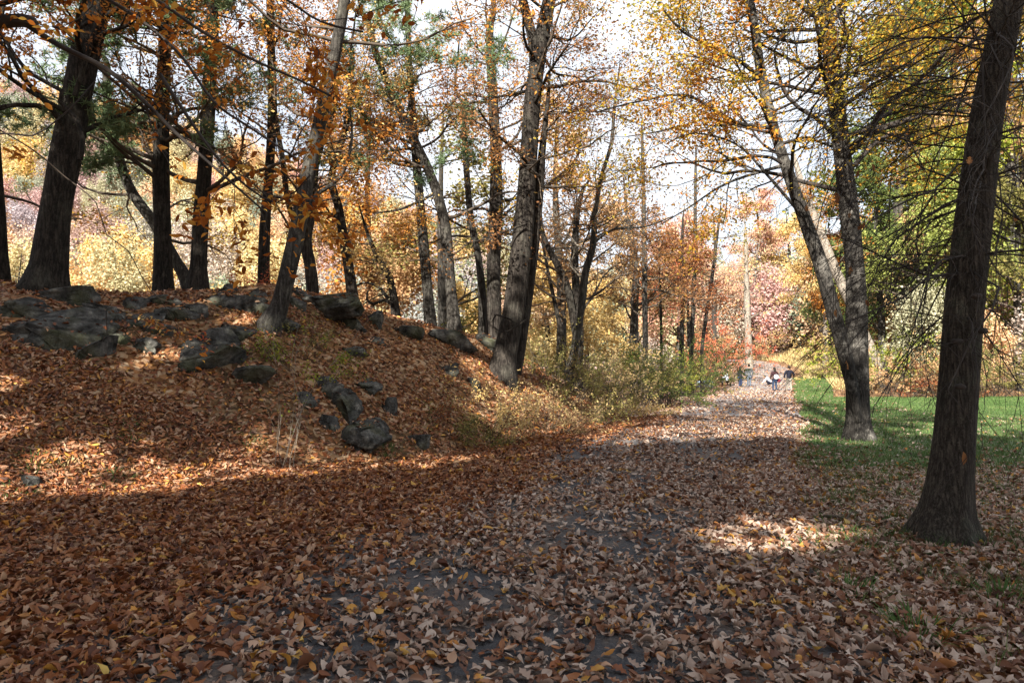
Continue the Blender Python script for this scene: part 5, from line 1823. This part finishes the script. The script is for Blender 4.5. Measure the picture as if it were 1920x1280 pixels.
PM = {k: plain_mat(k, a, b, 14, 0.85) for k, (a, b) in dict(
    cloth_black=((0.010, 0.010, 0.013), (0.018, 0.018, 0.022)), cloth_grey=((0.08, 0.09, 0.10), (0.11, 0.12, 0.135)), cloth_bluegrey=((0.08, 0.10, 0.13), (0.10, 0.12, 0.15)),
    cloth_maroon=((0.022, 0.008, 0.011), (0.03, 0.011, 0.014)), cloth_navy=((0.005, 0.006, 0.014), (0.008, 0.009, 0.020)), cloth_denim=((0.018, 0.03, 0.065), (0.026, 0.045, 0.085)),
    cloth_khaki=((0.18, 0.165, 0.14), (0.22, 0.205, 0.175)), cloth_white=((0.38, 0.42, 0.52), (0.44, 0.47, 0.55)), skin_tone=((0.42, 0.25, 0.17), (0.46, 0.28, 0.20)),
    hair_dark=((0.010, 0.008, 0.007), (0.018, 0.014, 0.012)), shoe_black=((0.010, 0.010, 0.010), (0.02, 0.02, 0.02)), bag_white=((0.5, 0.5, 0.52), (0.55, 0.55, 0.57)),
    bag_red=((0.10, 0.012, 0.02), (0.12, 0.016, 0.025)), cloth_dark_denim=((0.016, 0.024, 0.055), (0.022, 0.032, 0.07)), shoe_grey=((0.25, 0.25, 0.26), (0.3, 0.3, 0.3))).items()}


def hand(T, w, d, side):
    """palm and five fingers"""
    d = unit(np.array(d))
    s = unit(np.cross(d, [0, 0, 1]) if abs(d[2]) < 0.9 else np.array([0, 1.0, 0]))
    w = np.array(w)
    T.add(np.array([w, w + d * 0.05, w + d * 0.09]), [0.026, 0.038, 0.032], 6)
    for k, ln in enumerate((0.065, 0.078, 0.074, 0.058)):
        b = w + d * 0.085 + s * (k - 1.5) * 0.019
        T.add(np.array([b, b + d * ln * 0.55 + np.array([0, 0, -0.004]), b + d * ln * 0.9 + np.array([0.0, 0.02, -0.012])]), [0.009, 0.008, 0.006], 5)
    b = w + d * 0.03 + s * side * 0.03
    T.add(np.array([b, b + d * 0.03 + s * side * 0.02, b + d * 0.06 + s * side * 0.02]), [0.011, 0.010, 0.007], 5)


def person(label, px, py, height, facing, cl, pose='stand', hair='short', arm_l=None, arm_r=None, stride=0.0):
    """facing: degrees, 0 looks away from the camera (+Y)"""
    c = cast(px, py)
    root = empty('person', c, label, 'person', 'walkers on the path')
    root.rotation_euler = (0, 0, R(facing))
    k = height / 1.70
    hip, sh, nk, hd = 0.90 * k, 1.40 * k, 1.47 * k, 1.60 * k
    T = Tubes()
    if pose == 'crouch':
        hipP, chest = np.array([0, -0.22, 0.34]) * k, np.array([0, 0.10, 0.66]) * k
        neckP, headP = np.array([0, 0.22, 0.76]) * k, np.array([0, 0.34, 0.82]) * k
        kneeL, kneeR = np.array([-0.14, 0.18, 0.46]) * k, np.array([0.14, 0.20, 0.44]) * k
        ankL, ankR = np.array([-0.13, -0.12, 0.08]) * k, np.array([0.13, -0.10, 0.08]) * k
    elif pose == 'sit':
        hipP, chest = np.array([0, -0.05, 0.50]) * k, np.array([0, 0.02, 0.95]) * k
        neckP, headP = np.array([0, 0.05, 1.08]) * k, np.array([0, 0.07, 1.22]) * k
        kneeL, kneeR = np.array([-0.12, 0.40, 0.50]) * k, np.array([0.12, 0.40, 0.50]) * k
        ankL, ankR = np.array([-0.12, 0.38, 0.08]) * k, np.array([0.12, 0.36, 0.08]) * k
    else:
        hipP, chest = np.array([0, 0, hip]), np.array([0, 0.01, 1.26 * k])
        neckP, headP = np.array([0, 0.02, nk]), np.array([0, 0.035, hd])
        kneeL, kneeR = np.array([-0.095 * k, 0.03 + stride * 0.5, 0.48 * k]), np.array([0.095 * k, 0.05 - stride * 0.25, 0.48 * k])
        ankL, ankR = np.array([-0.10 * k, stride, 0.085 * k]), np.array([0.10 * k, -stride, 0.085 * k + abs(stride) * 0.25])
    shL, shR = chest + np.array([-0.19, 0, 0.10]) * k, chest + np.array([0.19, 0, 0.10]) * k
    if arm_l is None:
        arm_l = [(-0.25, -0.02, 1.10), (-0.24, 0.06, 0.86)]
    if arm_r is None:
        arm_r = [(0.25, -0.02, 1.10), (0.24, 0.06, 0.86)]
    aL, aR = [np.array(q) * k for q in arm_l], [np.array(q) * k for q in arm_r]
    toe = np.array([0, 0.15, -0.04]) * k
    v = [(*hipP, (0.125 * k, 0.10 * k)), (*((hipP + chest) / 2), (0.115 * k, 0.09 * k)), (*chest, (0.14 * k, 0.10 * k)), (*neckP, 0.052 * k), (*(headP - np.array([0, 0.01, 0.06]) * k), (0.062 * k, 0.075 * k)), (*(headP + np.array([0, 0, 0.045]) * k), (0.07 * k, 0.085 * k)),
         (*shL, 0.062 * k), (*aL[0], 0.043 * k), (*aL[1], 0.029 * k), (*shR, 0.062 * k), (*aR[0], 0.043 * k), (*aR[1], 0.029 * k),
         (*(hipP + np.array([-0.09, 0, -0.06]) * k), 0.085 * k), (*kneeL, 0.056 * k), (*ankL, 0.038 * k), (*(ankL + toe), 0.032 * k),
         (*(hipP + np.array([0.09, 0, -0.06]) * k), 0.085 * k), (*kneeR, 0.056 * k), (*ankR, 0.038 * k), (*(ankR + toe), 0.032 * k)]
    ed = [(0, 1), (1, 2), (2, 3), (3, 4), (4, 5), (2, 6), (6, 7), (7, 8), (2, 9), (9, 10), (10, 11), (0, 12), (12, 13), (13, 14), (14, 15), (0, 16), (16, 17), (17, 18), (18, 19)]
    body = skin_mesh('body', v, ed, PM['skin_tone'])
    link('body', body, root)
    for w, e, sd in ((aL[1], aL[0], 1), (aR[1], aR[0], -1)):
        TT = Tubes()
        hand(TT, w, w - e, sd)
        link('hand', TT.mesh('hand', PM['skin_tone']), root)
    # face and ears
    TT = Tubes()
    f = headP + np.array([0, 0.078, 0.0]) * k
    TT.add(np.array([f + np.array([0, 0, 0.03]), f + np.array([0, 0.022, -0.005]), f + np.array([0, 0.004, -0.012])]), [0.008, 0.014, 0.006], 6)
    for s in (-1, 1):
        q = headP + np.array([0.072 * s, 0, 0]) * k
        TT.add(np.array([q + [0, 0, -0.03], q + [0.012 * s, -0.01, 0], q + [0, 0, 0.03]]), [0.008, 0.014, 0.008], 6)
    link('face', TT.mesh('face', PM['skin_tone']), root)
    g = 1.22
    hem = hipP + np.array([0, 0, -0.10 if pose == 'stand' else -0.02]) * k
    jv = [(*((hipP + chest) / 2), (0.165 * k, 0.135 * k)), (*chest, (0.175 * k, 0.135 * k)), (*(neckP - np.array([0, 0, 0.03]) * k), 0.075 * k), (*hem, (0.18 * k, 0.15 * k)),
          (*shL, 0.085 * k), (*aL[0], 0.066 * k), (*(aL[1] + (aL[0] - aL[1]) * 0.06), 0.048 * k), (*shR, 0.085 * k), (*aR[0], 0.066 * k), (*(aR[1] + (aR[0] - aR[1]) * 0.06), 0.048 * k)]
    link('jacket', skin_mesh('jacket', jv, [(0, 1), (1, 2), (0, 3), (1, 4), (4, 5), (5, 6), (1, 7), (7, 8), (8, 9)], PM[cl[0]]), root)
    tv = [(*hipP, (0.145 * k, 0.125 * k)), (*(hipP + np.array([-0.09, 0, -0.07]) * k), 0.098 * k), (*kneeL, 0.074 * k), (*(ankL + (kneeL - ankL) * 0.05), 0.062 * k),
          (*(hipP + np.array([0.09, 0, -0.07]) * k), 0.098 * k), (*kneeR, 0.074 * k), (*(ankR + (kneeR - ankR) * 0.05), 0.062 * k)]
    link('trousers', skin_mesh('trousers', tv, [(0, 1), (1, 2), (2, 3), (0, 4), (4, 5), (5, 6)], PM[cl[1]]), root)
    for a in (ankL, ankR):
        link('shoe', skin_mesh('shoe', [(*(a + np.array([0, -0.05, -0.03]) * k), 0.048 * k), (*(a + np.array([0, 0.05, -0.04]) * k), 0.046 * k), (*(a + np.array([0, 0.17, -0.05]) * k), 0.034 * k)], [(0, 1), (1, 2)], PM[cl[2]]), root)
    V, F_ = ICO[3]
    W = V * np.array([0.090, 0.108, 0.112]) * (1 + 0.06 * (vnoise(V[:, 0] * 5 + px, V[:, 2] * 5, 3) - 0.5))[:, None]
    W[:, 2] = np.where((W[:, 1] > 0.03) & (W[:, 2] < 0.03), 0.03, W[:, 2])       # leaves the face free
    W = W * k + headP + np.array([0, -0.022, 0.030]) * k
    link('hair', build_mesh('hair', W, [F_], PM['hair_dark'], True), root)
    if hair == 'long':
        hv = [(*(headP + np.array([0, -0.045, 0.02]) * k), (0.10 * k, 0.08 * k)), (*(headP + np.array([0, -0.065, -0.08]) * k), (0.105 * k, 0.075 * k)), (*(headP + np.array([0, -0.085, -0.24]) * k), (0.11 * k, 0.05 * k))]
        link('hair', skin_mesh('hair', hv, [(0, 1), (1, 2)], PM['hair_dark']), root)
    return root, k


person('person in black coat and dark jeans raising a hand, left of the grey jacket', 1388, 727, 1.55, -70, ('cloth_black', 'cloth_dark_denim', 'shoe_grey'), hair='long', arm_r=[(0.24, 0.18, 1.12), (0.18, 0.36, 1.30)])
person('person in grey jacket and pale trousers beside the person in black', 1405, 727, 1.72, 5, ('cloth_grey', 'cloth_bluegrey', 'shoe_black'))
person('crouching person in white and navy bending to the ground', 1441, 723.5, 1.45, 75, ('cloth_white', 'cloth_navy', 'shoe_black'), pose='crouch', arm_l=[(-0.2, 0.30, 0.52), (-0.16, 0.48, 0.30)], arm_r=[(0.2, 0.32, 0.50), (0.16, 0.50, 0.28)])
wmn, k = person('long haired person in maroon jacket and jeans with round white bag', 1453, 735, 1.64, 5, ('cloth_maroon', 'cloth_denim', 'shoe_black'), hair='long', arm_l=[(-0.25, 0.0, 1.12), (-0.20, 0.20, 0.98)], arm_r=[(0.25, 0.0, 1.12), (0.22, 0.18, 0.98)], stride=0.08)
mn, k2 = person('person in navy jacket and khaki trousers walking with a stick', 1480, 735, 1.74, -5, ('cloth_navy', 'cloth_khaki', 'shoe_black'), arm_r=[(0.31, 0.0, 1.16), (0.34, 0.20, 1.02)], arm_l=[(-0.30, -0.04, 1.12), (-0.28, 0.05, 0.90)], stride=0.17)
ss_, _ = person('person in white top seated at the wooden picnic table', 1363, 724.5, 1.5, 80, ('cloth_white', 'cloth_black', 'shoe_black'), pose='sit', arm_l=[(-0.22, 0.20, 0.78), (-0.12, 0.42, 0.78)], arm_r=[(0.22, 0.20, 0.78), (0.12, 0.42, 0.78)])

# round white bag on the back of the person in maroon, small red bag at the hip
V, F_ = ICO[3]
b = link('round_bag', build_mesh('round_bag', np.sign(V) * np.abs(V) ** 0.9 * np.array([0.16, 0.065, 0.16]), [F_], PM['bag_white'], True))
wl_ = wmn.location
b.location = (wl_[0] + 0.02, wl_[1] - 0.22, wl_[2] + 1.02)
tag(b, 'round white bag on the back of the person in maroon', 'bag')
b = link('shoulder_bag', build_mesh('shoulder_bag', np.sign(V) * np.abs(V) ** 0.6 * np.array([0.13, 0.06, 0.12]), [F_], PM['bag_red'], True))
b.location = (wl_[0] + 0.27, wl_[1] + 0.02, wl_[2] + 0.78)
tag(b, 'small dark red bag at the hip of the person in maroon', 'bag')
T = Tubes()
ml = mn.location
q = np.array([ml[0] + 0.42, ml[1] + 0.24, ml[2]])
T.add(np.array([[0, 0, 0.03], [-0.02, 0, 0.6], [-0.03, 0.0, 1.2]]), [0.012, 0.013, 0.015], 6)
T.add(np.array([[-0.03, 0, 1.18], [-0.03, 0.05, 1.22], [-0.03, 0.10, 1.20]]), [0.015, 0.017, 0.013], 6)
tag(link('walking_stick', T.mesh('walking_stick', M['twig_brown']), loc=q), 'walking stick held by the person in navy', 'stick')

# picnic table: top planks, two benches, crossed legs
wd = plain_mat('weathered_wood', (0.30, 0.19, 0.10), (0.20, 0.13, 0.075), 9, 0.8, 0.3)


def box(sx, sy, sz):
    V = np.array([[x, y, z] for x in (-sx / 2, sx / 2) for y in (-sy / 2, sy / 2) for z in (-sz / 2, sz / 2)])
    F_ = np.array([[0, 1, 3, 2], [4, 6, 7, 5], [0, 4, 5, 1], [2, 3, 7, 6], [0, 2, 6, 4], [1, 5, 7, 3]])
    return V, F_


c = cast(1353, 724)
pt = empty('picnic_table', c, 'small wooden picnic table with bench rails left of the walkers', 'table')
pt.rotation_euler = (0, 0, R(12))
pln = build_mesh('plank', *[(lambda a: (a[0], [a[1]]))(box(1.7, 0.135, 0.04))][0], wd)
for k in range(5):
    link('plank', pln, pt, (0.0, -0.30 + 0.15 * k, 0.75))
for s in (-1, 1):
    for k in range(2):
        link('bench_plank', pln, pt, (0.0, s * (0.62 + 0.15 * k), 0.44))
leg_me = build_mesh('leg', *[(lambda a: (a[0], [a[1]]))(box(0.06, 0.09, 0.95))][0], wd)
rail = build_mesh('rail', *[(lambda a: (a[0], [a[1]]))(box(0.05, 1.5, 0.09))][0], wd)
for x in (-0.62, 0.62):
    for s in (-1, 1):
        o = link('leg', leg_me, pt, (x + 0.004 * s, s * 0.36, 0.37))
        o.rotation_euler = (R(-32 * s), 0, 0)
    link('rail', rail, pt, (x + 0.062, 0, 0.375))

# low blue grey bundle by the shrubs
c = cast(1322, 726)
V, F_ = ICO[4]
W = np.sign(V) * np.abs(V) ** 0.7 * np.array([0.62, 0.4, 0.36])
W *= (1 + 0.25 * (fbm(V[:, 0] * 2.5 + 4, V[:, 2] * 2.5 + V[:, 1], 66) - 0.5))[:, None]
W[:, 2] = np.maximum(W[:, 2], -0.2)
o = link('bundle', build_mesh('bundle', W, [F_], plain_mat('blue_sheet', (0.16, 0.21, 0.28), (0.22, 0.27, 0.34), 4, 0.6, 0.4), True), loc=(c[0], c[1], c[2] + 0.2))
tag(o, 'low blue grey bundle on the ground beside the shrubs', 'bundle')
